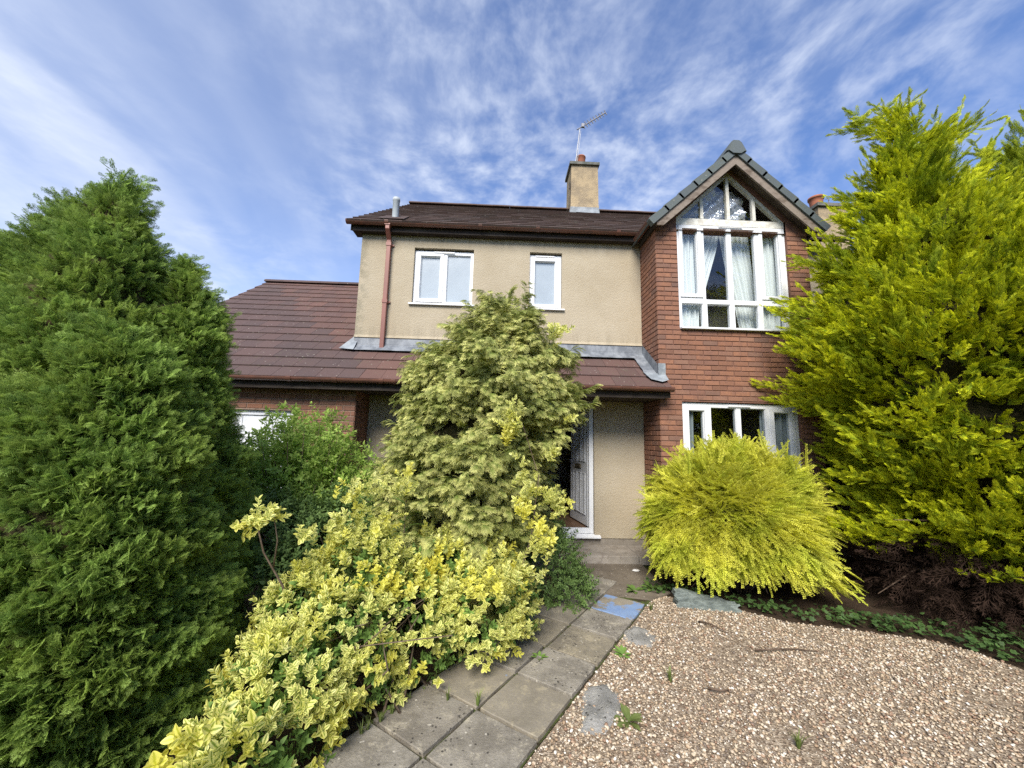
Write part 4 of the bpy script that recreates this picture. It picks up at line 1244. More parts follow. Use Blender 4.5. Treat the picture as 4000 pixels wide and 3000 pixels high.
def eulers(x, y, z):
    ry = np.arcsin(np.clip(-x[:, 2], -1, 1))
    rx = np.arctan2(y[:, 2], z[:, 2])
    rz = np.arctan2(x[:, 1], x[:, 0])
    return np.stack([rx, ry, rz], 1)

GN = None
def gn_group():
    global GN
    if GN: return GN
    ng = bpy.data.node_groups.new("leaf_scatter", "GeometryNodeTree")
    ng.interface.new_socket("Geometry", in_out="INPUT", socket_type="NodeSocketGeometry")
    ng.interface.new_socket("Geometry", in_out="OUTPUT", socket_type="NodeSocketGeometry")
    gi = ng.nodes.new("NodeGroupInput"); go = ng.nodes.new("NodeGroupOutput")
    def named(nm, typ):
        n = ng.nodes.new("GeometryNodeInputNamedAttribute"); n.data_type = typ; n.inputs["Name"].default_value = nm
        return n.outputs["Attribute"]
    role = named("role", "INT")
    cmp = ng.nodes.new("FunctionNodeCompare"); cmp.data_type = "INT"; cmp.operation = "LESS_THAN"
    ng.links.new(role, cmp.inputs[2]); cmp.inputs[3].default_value = 0
    sp = ng.nodes.new("GeometryNodeSeparateGeometry"); sp.domain = "POINT"
    ng.links.new(gi.outputs[0], sp.inputs["Geometry"]); ng.links.new(cmp.outputs[0], sp.inputs["Selection"])
    st = ng.nodes.new("GeometryNodeSplitToInstances"); st.domain = "POINT"
    ng.links.new(sp.outputs["Inverted"], st.inputs["Geometry"]); ng.links.new(role, st.inputs["Group ID"])
    ip = ng.nodes.new("GeometryNodeInstanceOnPoints")
    ng.links.new(sp.outputs["Selection"], ip.inputs["Points"]); ng.links.new(st.outputs["Instances"], ip.inputs["Instance"])
    ip.inputs["Pick Instance"].default_value = True
    ng.links.new(named("pick", "INT"), ip.inputs["Instance Index"])
    er = ng.nodes.new("FunctionNodeEulerToRotation")
    ng.links.new(named("rot", "FLOAT_VECTOR"), er.inputs[0]); ng.links.new(er.outputs[0], ip.inputs["Rotation"])
    ng.links.new(named("scl", "FLOAT"), ip.inputs["Scale"])
    ng.links.new(ip.outputs[0], go.inputs[0])
    GN = ng
    return ng

def scatter(name, parent, mat, templates, P, D, U, S, kind="stuff", sm=True):
    """one object: the templates (verts, faces, tip values) repeated at P along D with face normal U and size S"""
    P = np.asarray(P, float); n = len(P)
    off = np.array(origin_of(parent))
    e = eulers(*frames(np.asarray(D, float), np.asarray(U, float)))
    V, F, role, tip = [], [], [], []
    base = 0
    for ti, (v, f, tp) in enumerate(templates):
        V.append(np.asarray(v, float)); F += [tuple(i + base for i in q) for q in f]
        role += [ti] * len(v); tip += list(tp); base += len(v)
    TV = np.concatenate(V)
    nt = len(TV)
    allv = np.concatenate([TV, P - off])
    me = bpy.data.meshes.new(name)
    me.vertices.add(len(allv)); me.vertices.foreach_set("co", allv.ravel())
    loops = [i for q in F for i in q]
    me.loops.add(len(loops)); me.loops.foreach_set("vertex_index", loops)
    me.polygons.add(len(F))
    st = np.cumsum([0] + [len(q) for q in F[:-1]])
    me.polygons.foreach_set("loop_start", st); me.polygons.foreach_set("loop_total", [len(q) for q in F])
    me.polygons.foreach_set("use_smooth", [bool(sm)] * len(F))
    me.update(calc_edges=True)
    def at(nm, typ, arr, key="value"):
        a = me.attributes.new(nm, typ, "POINT"); a.data.foreach_set(key, arr)
    at("role", "INT", np.concatenate([np.array(role), -np.ones(n)]).astype(np.int32))
    at("pick", "INT", np.concatenate([np.zeros(nt), rng.integers(0, len(templates), n)]).astype(np.int32))
    at("rot", "FLOAT_VECTOR", np.concatenate([np.zeros((nt, 3)), e]).astype(np.float32).ravel(), "vector")
    at("scl", "FLOAT", np.concatenate([np.ones(nt), np.broadcast_to(S, n)]).astype(np.float32))
    at("tip", "FLOAT", np.concatenate([np.array(tip, float), np.zeros(n)]).astype(np.float32))
    me.materials.append(mat)
    o = link(name, me, parent)
    md = o.modifiers.new("scatter", "NODES"); md.node_group = gn_group()
    if kind: o["kind"] = kind
    return o

# ---- leaf and spray shapes (axis +X, flat in XY, face +Z)
class T:
    def __init__(s): s.v = []; s.f = []; s.t = []
    def add(s, vs_, fs, ts):
        n = len(s.v); s.v += [tuple(q) for q in vs_]; s.f += [tuple(i + n for i in q) for q in fs]; s.t += list(ts)
    def get(s): return (s.v, s.f, s.t)

def kite(T_, p, d, ln, w, t0, t1, zc=0.0):
    p = np.array(p, float); d = np.array(d, float); d /= np.linalg.norm(d)
    sd = np.array([-d[1], d[0], 0.0])
    m_ = p + d * ln * 0.45
    T_.add([p, m_ - sd * w + (0, 0, zc), p + d * ln, m_ + sd * w + (0, 0, zc)], [(0, 1, 2), (0, 2, 3)], [t0, (t0 + t1) / 2, t1, (t0 + t1) / 2])

def frond(seed, nb=9, spread=0.62, width=0.5, droop=0.25, fine=3, kw=0.035, cup=0.15):
    """flat fern-like conifer spray, unit length"""
    r = random.Random(seed); T_ = T()
    z = lambda x, y: -droop * x * x + cup * abs(y) - 0.5 * y * y
    def k(x, y, ang, ln, w, t0, t1):
        d = (math.cos(ang), math.sin(ang), 0)
        T_n = len(T_.v)
        kite(T_, (x, y, 0), d, ln, w, t0, t1)
        for i in range(T_n, len(T_.v)):
            q = T_.v[i]; T_.v[i] = (q[0], q[1], z(q[0], q[1]) + r.uniform(-0.022, 0.022))
    for i in range(6):
        k(i / 6, 0, r.uniform(-0.08, 0.08), 0.24, kw * 0.9, i / 6, (i + 1.2) / 6)
    for i in range(nb):
        x = 0.06 + 0.86 * i / (nb - 1)
        for s in (-1, 1):
            xx = x + r.uniform(-0.03, 0.03)
            ang = s * (spread + r.uniform(-0.12, 0.12))
            ln = width * (1 - 0.72 * xx) * (0.55 + 0.9 * min(1, xx * 3)) * r.uniform(0.8, 1.15)
            k(xx, 0, ang, ln, kw, xx * 0.75, min(1, xx * 0.75 + 0.5))
            for j in range(fine):
                u = (j + 0.6) / (fine + 0.6)
                bx, by = xx + math.cos(ang) * ln * u, math.sin(ang) * ln * u
                for s2 in (-1, 1):
                    k(bx, by, ang + s2 * 0.62, ln * 0.42 * (1 - 0.5 * u) * r.uniform(0.8, 1.2), kw * 0.8, xx * 0.7 + 0.2 * u, min(1, xx * 0.75 + 0.55))
    return T_.get()

def leaf_shape(T_, p, d, n, ln, w, fold=0.18, curl=0.25, margin=True, pts=(0.0, 0.18, 0.42, 0.7, 0.9, 1.0), wid=(0.0, 0.62, 1.0, 0.82, 0.4, 0.0), tv=None):
    """broad leaf: base p, direction d, normal n; 'tip' value is 1 on the margin"""
    p = np.array(p, float); d = np.array(d, float); d /= np.linalg.norm(d)
    n = np.array(n, float); n -= n.dot(d) * d; n /= (np.linalg.norm(n) + 1e-9)
    sd = np.cross(n, d)
    mid, lft, rgt, il, ir = [], [], [], [], []
    for a, q in zip(pts, wid):
        c = p + d * ln * a - n * curl * ln * a * a
        h = w * q
        mid.append(c); lft.append(c + sd * h + n * fold * h); rgt.append(c - sd * h + n * fold * h)
    k = len(pts)
    V, F, Tv = [], [], []
    V += mid; V += lft[1:-1]; V += rgt[1:-1]
    tm = [1.0 if margin and (i == k - 1) else 0.0 for i in range(k)] if tv is None else [tv * a for a in pts]
    te = [1.0] * (k - 2) if tv is None else [tv * a for a in pts[1:-1]]
    Tv = tm + te + te
    lo = k; ro = k + k - 2
    F.append((0, 1, lo)); F.append((0, ro, 1))
    for i in range(1, k - 2):
        F.append((i, i + 1, lo + i, lo + i - 1)); F.append((i + 1, i, ro + i - 1, ro + i))
    F.append((k - 2, k - 1, lo + k - 3)); F.append((k - 1, k - 2, ro + k - 3))
    T_.add(V, F, Tv)

def sprig_euonymus(seed):
    """short shoot with crossed pairs of oval leaves and a rosette at the tip, about 1 long"""
    r = random.Random(seed); T_ = T()
    kite(T_, (0, 0, 0), (1, 0, 0), 0.9, 0.015, 0, 0)
    for i in range(5):
        x = 0.12 + 0.19 * i
        roll = (i % 2) * math.pi / 2 + r.uniform(-0.3, 0.3)
        for s in (0, math.pi):
            a = roll + s
            op = 1.05 - 0.13 * i + r.uniform(-0.15, 0.15)
            d = (math.cos(op), math.sin(op) * math.cos(a), math.sin(op) * math.sin(a))
            n = (math.sin(op), -math.cos(op) * math.cos(a), -math.cos(op) * math.sin(a))
            ln = r.uniform(0.40, 0.54) * (1 - 0.06 * i)
            leaf_shape(T_, (x, 0, 0), d, n, ln, ln * 0.29, 0.25, 0.16)
    return T_.get()

def twig_lonicera(seed, np_=20):
    r = random.Random(seed); T_ = T()
    def cz(x): return -0.16 * x * x
    T_.add([(0, 0.006, 0), (0, -0.006, 0), (0.5, 0, cz(0.5)), (1, 0, cz(1))], [(0, 1, 2), (0, 2, 3)], [0, 0, 0.2, 0.4])
    for i in range(np_):
        x = 0.08 + 0.92 * i / np_
        for s in (-1, 1):
            a = s * r.uniform(0.75, 1.2)
            up_ = r.uniform(0.05, 0.6)
            d = (math.cos(a), math.sin(a) * math.cos(up_), math.sin(up_))
            ln = 0.085 * (1.1 - 0.45 * x) * r.uniform(0.8, 1.2)
            leaf_shape(T_, (x, 0, cz(x)), d, (-0.2, 0, 1), ln, ln * 0.34, 0.2, 0.1, pts=(0, 0.45, 1.0), wid=(0, 1.0, 0), tv=1.0)
    # side twigs
    for (x, s) in ((0.3, 1), (0.45, -1), (0.62, 1)):
        for i in range(5):
            q = 0.05 + 0.05 * i
            bx, by = x + q * 0.75, s * q * 0.66
            for s2 in (-1, 1):
                a = s * 0.72 + s2 * r.uniform(0.6, 1.1)
                leaf_shape(T_, (bx, by, cz(bx) + 0.02), (math.cos(a), math.sin(a), r.uniform(0, 0.5)), (0, 0, 1), 0.055, 0.019, 0.2, 0.1, pts=(0, 0.45, 1.0), wid=(0, 1.0, 0), tv=1.0)
    return T_.get()

def sprig_leafy(seed, pairs=5, ln=0.42, wf=0.24, op0=1.0):
    r = random.Random(seed); T_ = T()
    kite(T_, (0, 0, 0), (1, 0, 0), 1.0, 0.012, 0, 0)
    for i in range(pairs):
        x = 0.08 + 0.85 * i / pairs
        roll = (i % 2) * math.pi / 2 + r.uniform(-0.5, 0.5)
        for s in (0, math.pi):
            a = roll + s
            op = op0 - 0.4 * i / pairs + r.uniform(-0.2, 0.2)
            d = (math.cos(op), math.sin(op) * math.cos(a), math.sin(op) * math.sin(a))
            n = (math.sin(op), -math.cos(op) * math.cos(a), -math.cos(op) * math.sin(a))
            l_ = ln * r.uniform(0.75, 1.15)
            leaf_shape(T_, (x, 0, 0), d, n, l_, l_ * wf, 0.2, 0.3, pts=(0, 0.3, 0.65, 1.0), wid=(0, 1.0, 0.7, 0), tv=1.0)
    return T_.get()

def ivy_leaf(seed):
    r = random.Random(seed); T_ = T()
    out = [(0, 0), (0.12, -0.42), (0.38, -0.34), (0.58, -0.46), (0.66, -0.17), (1.0, 0), (0.66, 0.17), (0.58, 0.46), (0.38, 0.34), (0.12, 0.42)]
    T_.add([(0.35, 0, 0.05)] + [(x, y, 0.12 * abs(y) - 0.15 * x * x + r.uniform(-.03, .03)) for x, y in out], [(0, i, i % 10 + 1) for i in range(1, 11)], [0.2] + [0.8] * 10)
    return T_.get()

def stone_shape(seed):
    r = np.random.default_rng(seed)
    bm = bmesh.new(); bmesh.ops.create_icosphere(bm, subdivisions=1, radius=0.5)
    sc = np.array([1.0, r.uniform(0.6, 0.95), r.uniform(0.38, 0.6)])
    v = [tuple(np.array(q.co) * sc * r.uniform(0.82, 1.12)) for q in bm.verts]
    f = [tuple(x.index for x in q.verts) for q in bm.faces]
    bm.free()
    return (v, f, [0] * len(v))

FROND_A = [frond(1, 7, 0.75, 0.60, 0.25, 3, 0.020), frond(2, 6, 0.8, 0.66, 0.35, 3, 0.020), frond(3, 7, 0.7, 0.55, 0.15, 3, 0.018)]
FROND_B = [frond(11, 8, 0.55, 0.46, 0.2, 2, 0.022), frond(12, 8, 0.6, 0.42, 0.3, 3, 0.018), frond(13, 8, 0.5, 0.48, 0.1, 2, 0.022)]
FROND_C = [frond(21, 6, 0.8, 0.70, 0.55, 3, 0.022), frond(22, 6, 0.85, 0.66, 0.7, 3, 0.022), frond(23, 7, 0.75, 0.62, 0.4, 3, 0.020)]

HOUSE_BOXES = [(BX0 - 0.02, BX1 + 0.03, BY - 0.03, 20, -1, 9), (LX, 6, WY - 0.03, 20, -1, 9), (-5.8, GXR + 0.02, GY - 0.03, 20, -1, 9), (-5.9, 2.4, EY - 0.14, 20, 2.3, 9)]
def outside_house(P):
    ok = np.ones(len(P), bool)
    for x0, x1, y0, y1, z0, z1 in HOUSE_BOXES:
        ok &= ~((P[:, 0] > x0) & (P[:, 0] < x1) & (P[:, 1] > y0) & (P[:, 1] < y1) & (P[:, 2] > z0) & (P[:, 2] < z1))
    return ok

def unit(v): return v / np.linalg.norm(v, axis=1, keepdims=True)
UP = np.array([0.0, 0.0, 1.0])

def plume_crown(bases, dirs, lens, rads, nf, droop=0.0, spread=(1.0, 0.25), flat=0.0, fl=1.0):
    """foliage of a conifer as many plumes; each plume carries nf fronds along a bent axis"""
    Ps, Ds, Us, Ss = [], [], [], []
    n = len(bases)
    for j in range(nf):
        s = np.clip((j + rng.random(n)) / nf, 0, 1)
        ax = unit(dirs + np.array([0, 0, -1.0]) * (droop * s)[:, None])
        p = bases + dirs * (lens * s)[:, None] + np.array([0, 0, -0.5]) * (droop * lens * s * s)[:, None]
        rd = unit(np.cross(ax, rng.normal(size=(n, 3))))
        if flat > 0:
            rd[:, 2] *= (1 - flat); rd = unit(rd + 1e-6)
        th = spread[0] + (spread[1] - spread[0]) * s
        th = th + rng.normal(size=n) * 0.12
        d = unit(ax * np.cos(th)[:, None] + rd * np.sin(th)[:, None])
        u = unit(np.cross(d, np.cross(rd, d) + 0.4 * rng.normal(size=(n, 3)))) if flat == 0 else np.tile(UP, (n, 1)) + 0.35 * rng.normal(size=(n, 3))
        Ps.append(p); Ds.append(d); Us.append(u); Ss.append(rads * (1.05 - 0.45 * s) * rng.uniform(0.75, 1.25, n) * fl)
    return np.concatenate(Ps), np.concatenate(Ds), np.concatenate(Us), np.concatenate(Ss)

def clusters(tips, dirs, lens, per, width, thick, upb=0.35, lenr=(0.22, 0.42), taper=0.6):
    """plume starts spread along flattened branch ends; returns bases, directions, lengths"""
    n = len(tips)
    side = unit(np.cross(dirs, UP) + 1e-6)
    B, D, Ln = [], [], []
    for k in range(per):
        s_ = (k + rng.random(n)) / per                     # 0 at the tip, 1 well inside
        w = width * (0.25 + taper * s_)
        q = rng.uniform(-1, 1, n)
        pos_ = tips - dirs * (lens * s_)[:, None] + side * (q * w)[:, None] + UP * (rng.normal(size=n) * thick - 0.5 * thick * q * q)[:, None]
        d = unit(dirs + side * (q * 0.55)[:, None] + UP * (upb * rng.random(n))[:, None] + rng.normal(size=(n, 3)) * 0.14)
        B.append(pos_); D.append(d); Ln.append(rng.uniform(lenr[0], lenr[1], n))
    return np.concatenate(B), np.concatenate(D), np.concatenate(Ln)

def trunk(parent, pts, r0, r1, name="trunk", mat="bark", n=10):
    b = MB(); b.tube(pts, r0, n, True, 0.0, r1)
    return b.build(name, M[mat], parent, smooth_=True)

def limbs(parent, segs, name="branch", mat="bark"):
    for pts, r0, r1 in segs:
        b = MB(); b.tube(pts, r0, 6, True, 0.0, r1); b.build(name, M[mat], parent, smooth_=True)

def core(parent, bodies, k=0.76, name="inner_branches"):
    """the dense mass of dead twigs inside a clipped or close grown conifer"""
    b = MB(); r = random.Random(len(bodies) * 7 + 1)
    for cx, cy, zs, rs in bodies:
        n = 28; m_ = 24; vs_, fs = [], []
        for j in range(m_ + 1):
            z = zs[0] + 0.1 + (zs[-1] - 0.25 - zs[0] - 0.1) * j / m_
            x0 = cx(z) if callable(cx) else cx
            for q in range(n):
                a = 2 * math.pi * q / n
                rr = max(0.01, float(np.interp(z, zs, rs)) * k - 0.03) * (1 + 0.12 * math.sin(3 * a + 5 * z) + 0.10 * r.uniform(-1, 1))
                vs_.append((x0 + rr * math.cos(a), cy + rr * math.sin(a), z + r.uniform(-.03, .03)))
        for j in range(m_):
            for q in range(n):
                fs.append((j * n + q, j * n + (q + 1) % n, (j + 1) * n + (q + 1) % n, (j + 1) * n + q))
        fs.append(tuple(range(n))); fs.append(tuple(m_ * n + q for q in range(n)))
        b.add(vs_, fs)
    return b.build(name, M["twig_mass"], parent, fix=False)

def profile_sample(n, cx, cy, zs, rs, wfront=0.6, zpow=1.0):
    """points on a body of revolution given by a (z, r) profile; denser towards the viewer"""
    zs = np.array(zs); rs = np.array(rs)
    zz = np.linspace(zs[0], zs[-1], 400); rr = np.interp(zz, zs, rs) + 0.03
    cdf = np.cumsum(rr); cdf = cdf / cdf[-1]
    z = np.interp(rng.random(n * 3), cdf, zz)
    ph = rng.uniform(0, 2 * np.pi, n * 3)
    cxf = cx if callable(cx) else (lambda z_: np.full(np.shape(z_), float(cx)))
    vx, vy = -float(cxf(np.array(1.0))), -cy
    fv = np.cos(ph - math.atan2(vy, vx))
    keep = rng.random(n * 3) < (1 - wfront) + wfront * (fv > -0.25)
    z, ph = z[keep][:n], ph[keep][:n]
    r = np.interp(z, zs, rs)
    dr = (np.interp(z + 0.05, zs, rs) - np.interp(z - 0.05, zs, rs)) / 0.1
    out = np.stack([np.cos(ph), np.sin(ph), -dr], 1)
    return np.stack([cxf(z) + r * np.cos(ph), cy + r * np.sin(ph), z], 1), unit(out), r

# ------------------------------------------------------------------ big thuja on the left
TB = [(-3.42, 3.15, [0.02, 0.6, 1.5, 2.5, 3.2, 3.6, 3.8], [0.75, 0.88, 0.88, 0.66, 0.38, 0.16, 0.03]),
      (-2.98, 2.86, [0.02, 0.7, 1.5, 2.3, 3.0, 3.45, 3.68], [0.98, 1.02, 0.86, 0.58, 0.32, 0.14, 0.03]),
      (-2.55, 3.04, [0.02, 0.7, 1.5, 2.2, 2.75, 3.1], [0.56, 0.58, 0.50, 0.34, 0.19, 0.03]),
      (-2.40, 2.48, [0.02, 0.5, 1.1, 1.8, 2.4], [0.64, 0.67, 0.58, 0.40, 0.10])]
TH_ROOT = empty("thuja_tree", (-3.0, 3.0, 0), "tall dense dark green thuja with three pointed tops filling the left edge", "tree")
for (x, y, z) in ((-3.42, 3.15, 3.5), (-2.98, 2.86, 3.4), (-2.52, 3.02, 2.9)):
    trunk(TH_ROOT, [(-3.0 + (x + 3.0) * 0.25, 3.0 + (y - 3) * 0.25, -0.05), (x * 0.6 - 1.2, y, 0.9), (x, y, z * 0.6), (x, y, z)], 0.07, 0.012)
Pl, Dl, Ll = [], [], []
for i, (cx, cy, zs, rs) in enumerate(TB):
    p, o_, r_ = profile_sample(9500, cx, cy, zs, rs, 0.8)
    inside = np.zeros(len(p), bool)
    for j, (qx, qy, z2, r2) in enumerate(TB):
        if j == i: continue
        rr = np.interp(p[:, 2], z2, r2, right=-1.0)
        inside |= np.hypot(p[:, 0] - qx, p[:, 1] - qy) < rr - 0.10
    p, o_ = p[~inside], o_[~inside]
    lump = 0.08 * np.sin(p[:, 0] * 7 + p[:, 2] * 6) * np.sin(p[:, 1] * 6 - p[:, 2] * 8) + 0.05 * np.sin(p[:, 0] * 17 + p[:, 1] * 5) * np.sin(p[:, 2] * 21 + p[:, 1] * 9)
    p = p + o_ * (lump - rng.random(len(p)) * 0.16)[:, None]
    Pl.append(p); Dl.append(unit(o_ * np.array([1, 1, 0.4]) + UP * 0.55 + rng.normal(size=p.shape) * 0.28))
Pl = np.concatenate(Pl); Dl = np.concatenate(Dl)
P, D, U, S = plume_crown(Pl - Dl * 0.08, Dl, rng.uniform(0.10, 0.18, len(Pl)), rng.uniform(0.045, 0.085, len(Pl)), 6, 0.25, (0.95, 0.2))
core(TH_ROOT, TB, 0.80)
# pointed leaders
tb, td, tl = [], [], []
for (x, y, z) in ((-3.42, 3.15, 3.72), (-2.98, 2.86, 3.58), (-2.60, 3.04, 3.0), (-3.62, 3.0, 3.35), (-3.85, 3.0, 3.05), (-3.25, 3.0, 3.62), (-2.72, 2.8, 3.1), (-2.35, 2.95, 2.72), (-3.12, 2.8, 3.5), (-2.83, 2.75, 3.4), (-3.55, 3.05, 3.55)):
    for k in range(4):
        tb.append((x + random.uniform(-.07, .07), y + random.uniform(-.07, .07), z - 0.10 + random.uniform(-0.08, 0.04)))
        td.append((random.uniform(-.28, .28) + (x + 3.1) * 0.12, random.uniform(-.25, .25), 1.0)); tl.append(random.uniform(0.10, 0.2))
P2, D2, U2, S2 = plume_crown(np.array(tb), unit(np.array(td)), np.array(tl), np.full(len(tb), 0.055), 9, 0.0, (0.75, 0.2))
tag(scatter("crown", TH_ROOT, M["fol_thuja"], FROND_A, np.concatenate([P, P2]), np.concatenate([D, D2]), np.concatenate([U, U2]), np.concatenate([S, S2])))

# ------------------------------------------------------------------ golden cypress on the right
CX, CY = 5.12, 4.35
GC = empty("golden_cypress", (CX, CY, 0), "tall bright yellow green cypress with two long shoots leaning right, beside the bay window", "tree")
trunk(GC, [(CX, CY, -0.05), (CX + 0.03, CY, 1.5), (CX, CY + 0.02, 3.5), (CX + 0.02, CY, 5.8)], 0.13, 0.015)
gz, gr = [0.66, 1.0, 1.5, 2.0, 2.6, 3.3, 4.0, 4.7, 5.3, 5.8, 6.1], [1.25, 1.40, 1.46, 1.60, 1.72, 1.60, 1.04, 0.42, 0.18, 0.09, 0.03]
gcx = lambda z_: np.interp(z_, [0.6, 1.5, 2.1, 2.7, 3.3, 4.0, 5.0, 7.0], [CX + 0.74, CX + 0.70, CX + 0.60, CX + 0.52, CX + 0.46, CX + 0.26, CX, CX])
n = 1750
core(GC, [(gcx, CY, gz, gr)], 0.74)
p, o_, r_ = profile_sample(500, gcx, CY, gz, gr, 0.6)
p = p + o_ * (rng.normal(size=len(p)) * 0.19 + 0.10)[:, None]
d = unit(o_ * np.array([1, 1, 0.15]) + UP * rng.uniform(0.02, 0.42, len(p))[:, None] + np.array([0.16, 0, 0]) + rng.normal(size=p.shape) * 0.12)
ln = rng.uniform(0.5, 1.1, len(p)) * np.clip(1.25 - p[:, 2] * 0.11, 0.55, 1)
cb, cd, cl = clusters(p, d, ln, 16, 0.24, 0.035, 0.35, (0.16, 0.30), 0.85)
P, D, U, S = plume_crown(cb, cd, cl, rng.uniform(0.055, 0.112, len(cb)), 13, -0.12, (0.75, 0.12))
pin, oin, _q = profile_sample(1500, gcx, CY, gz, [q * 0.87 for q in gr], 0.5)
din = unit(oin + UP * 0.3 + rng.normal(size=pin.shape) * 0.3)
P3, D3, U3, S3 = plume_crown(pin - din * 0.25, din, np.full(len(pin), 0.35), np.full(len(pin), 0.15), 12, 0.0, (0.95, 0.2))
P, D, U, S = np.concatenate([P, P3]), np.concatenate([D, D3]), np.concatenate([U, U3]), np.concatenate([S, S3])
lead = [((CX + 0.15, CY, 4.55), (6.06, 4.35, 6.30)), ((CX + 0.35, CY, 4.45), (6.60, 4.35, 5.98)), ((CX + 0.15, CY, 4.65), (5.98, 4.37, 6.15)), ((CX + 0.45, CY, 4.6), (6.45, 4.33, 5.82)), ((CX, CY, 5.2), (5.10, 4.35, 6.24)), ((CX + 0.1, CY, 4.9), (5.62, 4.3, 5.98)),
        ((CX, CY, 4.3), (4.20, 4.2, 4.95)), ((CX - 0.1, CY, 3.9), (3.85, 4.2, 4.62)), ((CX - 0.3, CY, 3.2), (3.62, 4.0, 4.10)), ((CX - 0.4, CY, 2.7), (3.20, 3.9, 3.42)), ((CX - 0.6, CY, 2.2), (3.16, 3.8, 2.83)), ((CX, CY, 4.6), (4.42, 4.2, 5.35)),
        ((CX + 0.2, CY, 4.2), (6.2, 4.3, 5.45)), ((4.3, 3.4, 3.3), (4.05, 2.95, 3.95)), ((4.6, 3.2, 3.2), (4.5, 2.85, 3.85)), ((4.0, 3.6, 2.6), (3.55, 3.3, 3.35))]
lb = np.array([a for a, b_ in lead]); lt = np.array([b_ for a, b_ in lead]); ld = lt - lb; ll = np.linalg.norm(ld, axis=1)
lb2, ld2, ll2 = [lb], [unit(ld)], [ll]
for q in range(7):      # each leader is a spire of short side plumes
    f_ = (q + 0.5) / 7 * 0.7
    sd_ = unit(rng.normal(size=lb.shape)); lb2.append(lb + ld * f_); ld2.append(unit(unit(ld) + sd_ * 0.30)); ll2.append(ll * (0.28 - 0.16 * f_))
P2, D2, U2, S2 = plume_crown(np.concatenate(lb2), np.concatenate(ld2), np.concatenate(ll2), np.concatenate([np.full(len(lead), 0.125)] + [np.full(len(lead), 0.105)] * 7), 46, -0.05, (0.70, 0.12))
P, D, U, S = np.concatenate([P, P2]), np.concatenate([D, D2]), np.concatenate([U, U2]), np.concatenate([S, S2])
ok = outside_house(P + D * 0.1)
scatter("crown", GC, M["fol_gold_cypress"], FROND_B, P[ok], D[ok], U[ok], S[ok])
br = random.Random(4)
segs = []
for k in range(26):
    a = br.uniform(math.pi * 0.75, math.pi * 1.95); z = br.uniform(0.25, 1.3); rr = br.uniform(0.8, 1.35)
    e_ = (CX + rr * math.cos(a), CY + rr * math.sin(a), z + br.uniform(-0.25, 0.15))
    segs.append(([(CX, CY, z), (CX + rr * 0.5 * math.cos(a), CY + rr * 0.5 * math.sin(a), z + 0.05), e_], 0.018, 0.004))
limbs(GC, segs[:6])

k = 900
az = rng.uniform(math.pi * 0.7, math.pi * 2.1, k); rr = rng.uniform(0.35, 1.30, k)
P = np.stack([CX + 0.45 + rr * np.cos(az), CY + rr * np.sin(az), 0.06 + 0.72 * rng.random(k) ** 0.8], 1)
D = np.stack([np.cos(az), np.sin(az), rng.uniform(-0.7, 0.15, k)], 1) + rng.normal(size=(k, 3)) * 0.3
scatter("dead_twigs", GC, M["dead"], [frond(81, 6, 0.6, 0.5, 0.4, 2, 0.014), frond(82, 6, 0.7, 0.5, 0.3, 2, 0.014)], P, D, np.tile(UP, (k, 1)) + rng.normal(size=(k, 3)) * 0.5, rng.uniform(0.18, 0.34, k))

CX2, CY2 = 9.3, 5.5
GC2 = empty("rear_cypress", (CX2, CY2, 0), "duller green cypress rising out of frame at the right edge behind the golden one", "tree")
core(GC2, [(CX2, CY2, [0.3, 1.0, 2.5, 4.0, 5.2, 6.2, 7.0, 7.6], [1.8, 2.5, 2.75, 2.65, 2.2, 1.45, 0.75, 0.1])], 0.62)
trunk(GC2, [(CX2, CY2, -0.05), (CX2, CY2, 3), (CX2, CY2, 7.6)], 0.16, 0.02)
p, o_, r_ = profile_sample(1300, CX2, CY2, [0.3, 1.0, 2.5, 4.0, 5.2, 6.2, 7.0, 7.6], [1.8, 2.5, 2.75, 2.65, 2.2, 1.45, 0.75, 0.1], 0.75)
p = p + o_ * (rng.normal(size=len(p)) * 0.12 - 0.1)[:, None]
d = unit(o_ * np.array([1, 1, 0.25]) + UP * rng.uniform(0.2, 0.75, len(p))[:, None] + rng.normal(size=p.shape) * 0.16)
ln = rng.uniform(0.5, 0.9, len(p))
P, D, U, S = plume_crown(p - d * (ln * 0.72)[:, None], d, ln, np.full(len(p), 0.19), 26, -0.1, (0.95, 0.16))
ok = outside_house(P)
scatter("crown", GC2, M["fol_back_cypress"], FROND_B, P[ok], D[ok], U[ok], S[ok])

# ------------------------------------------------------------------ cream tipped cypress in the middle
MX_, MY_ = -0.03, 4.22
MC = empty("cream_cypress", (MX_, MY_, 0), "broad cream tipped cypress in front of the porch with variegated shoots climbing it", "tree")
trunk(MC, [(MX_, MY_, -0.05), (MX_, MY_, 1.4), (MX_ + 0.05, MY_, 3.1)], 0.085, 0.012)
mz, mr_ = [0.12, 0.5, 1.0, 1.5, 2.1, 2.43, 2.71, 2.95, 3.13, 3.28], [0.42, 0.60, 0.70, 0.72, 0.78, 0.72, 0.55, 0.36, 0.19, 0.04]
mcx = lambda z_: np.interp(z_, [0, 1.2, 2.0, 3.4], [-0.42, -0.36, -0.12, 0.05])
core(MC, [(mcx, MY_, mz, mr_)], 0.72)
p, o_, r_ = profile_sample(1700, mcx, MY_, mz, mr_, 0.6)
p, o_ = p[:420], o_[:420]
p = p + o_ * (rng.normal(size=len(p)) * 0.085 + 0.05)[:, None]
d = unit(o_ * np.array([1, 1, 0.15]) + UP * rng.uniform(-0.05, 0.40, len(p))[:, None] + rng.normal(size=p.shape) * 0.16)
ln = rng.uniform(0.22, 0.40, len(p)) * np.clip(1.35 - p[:, 2] * 0.2, 0.6, 1)
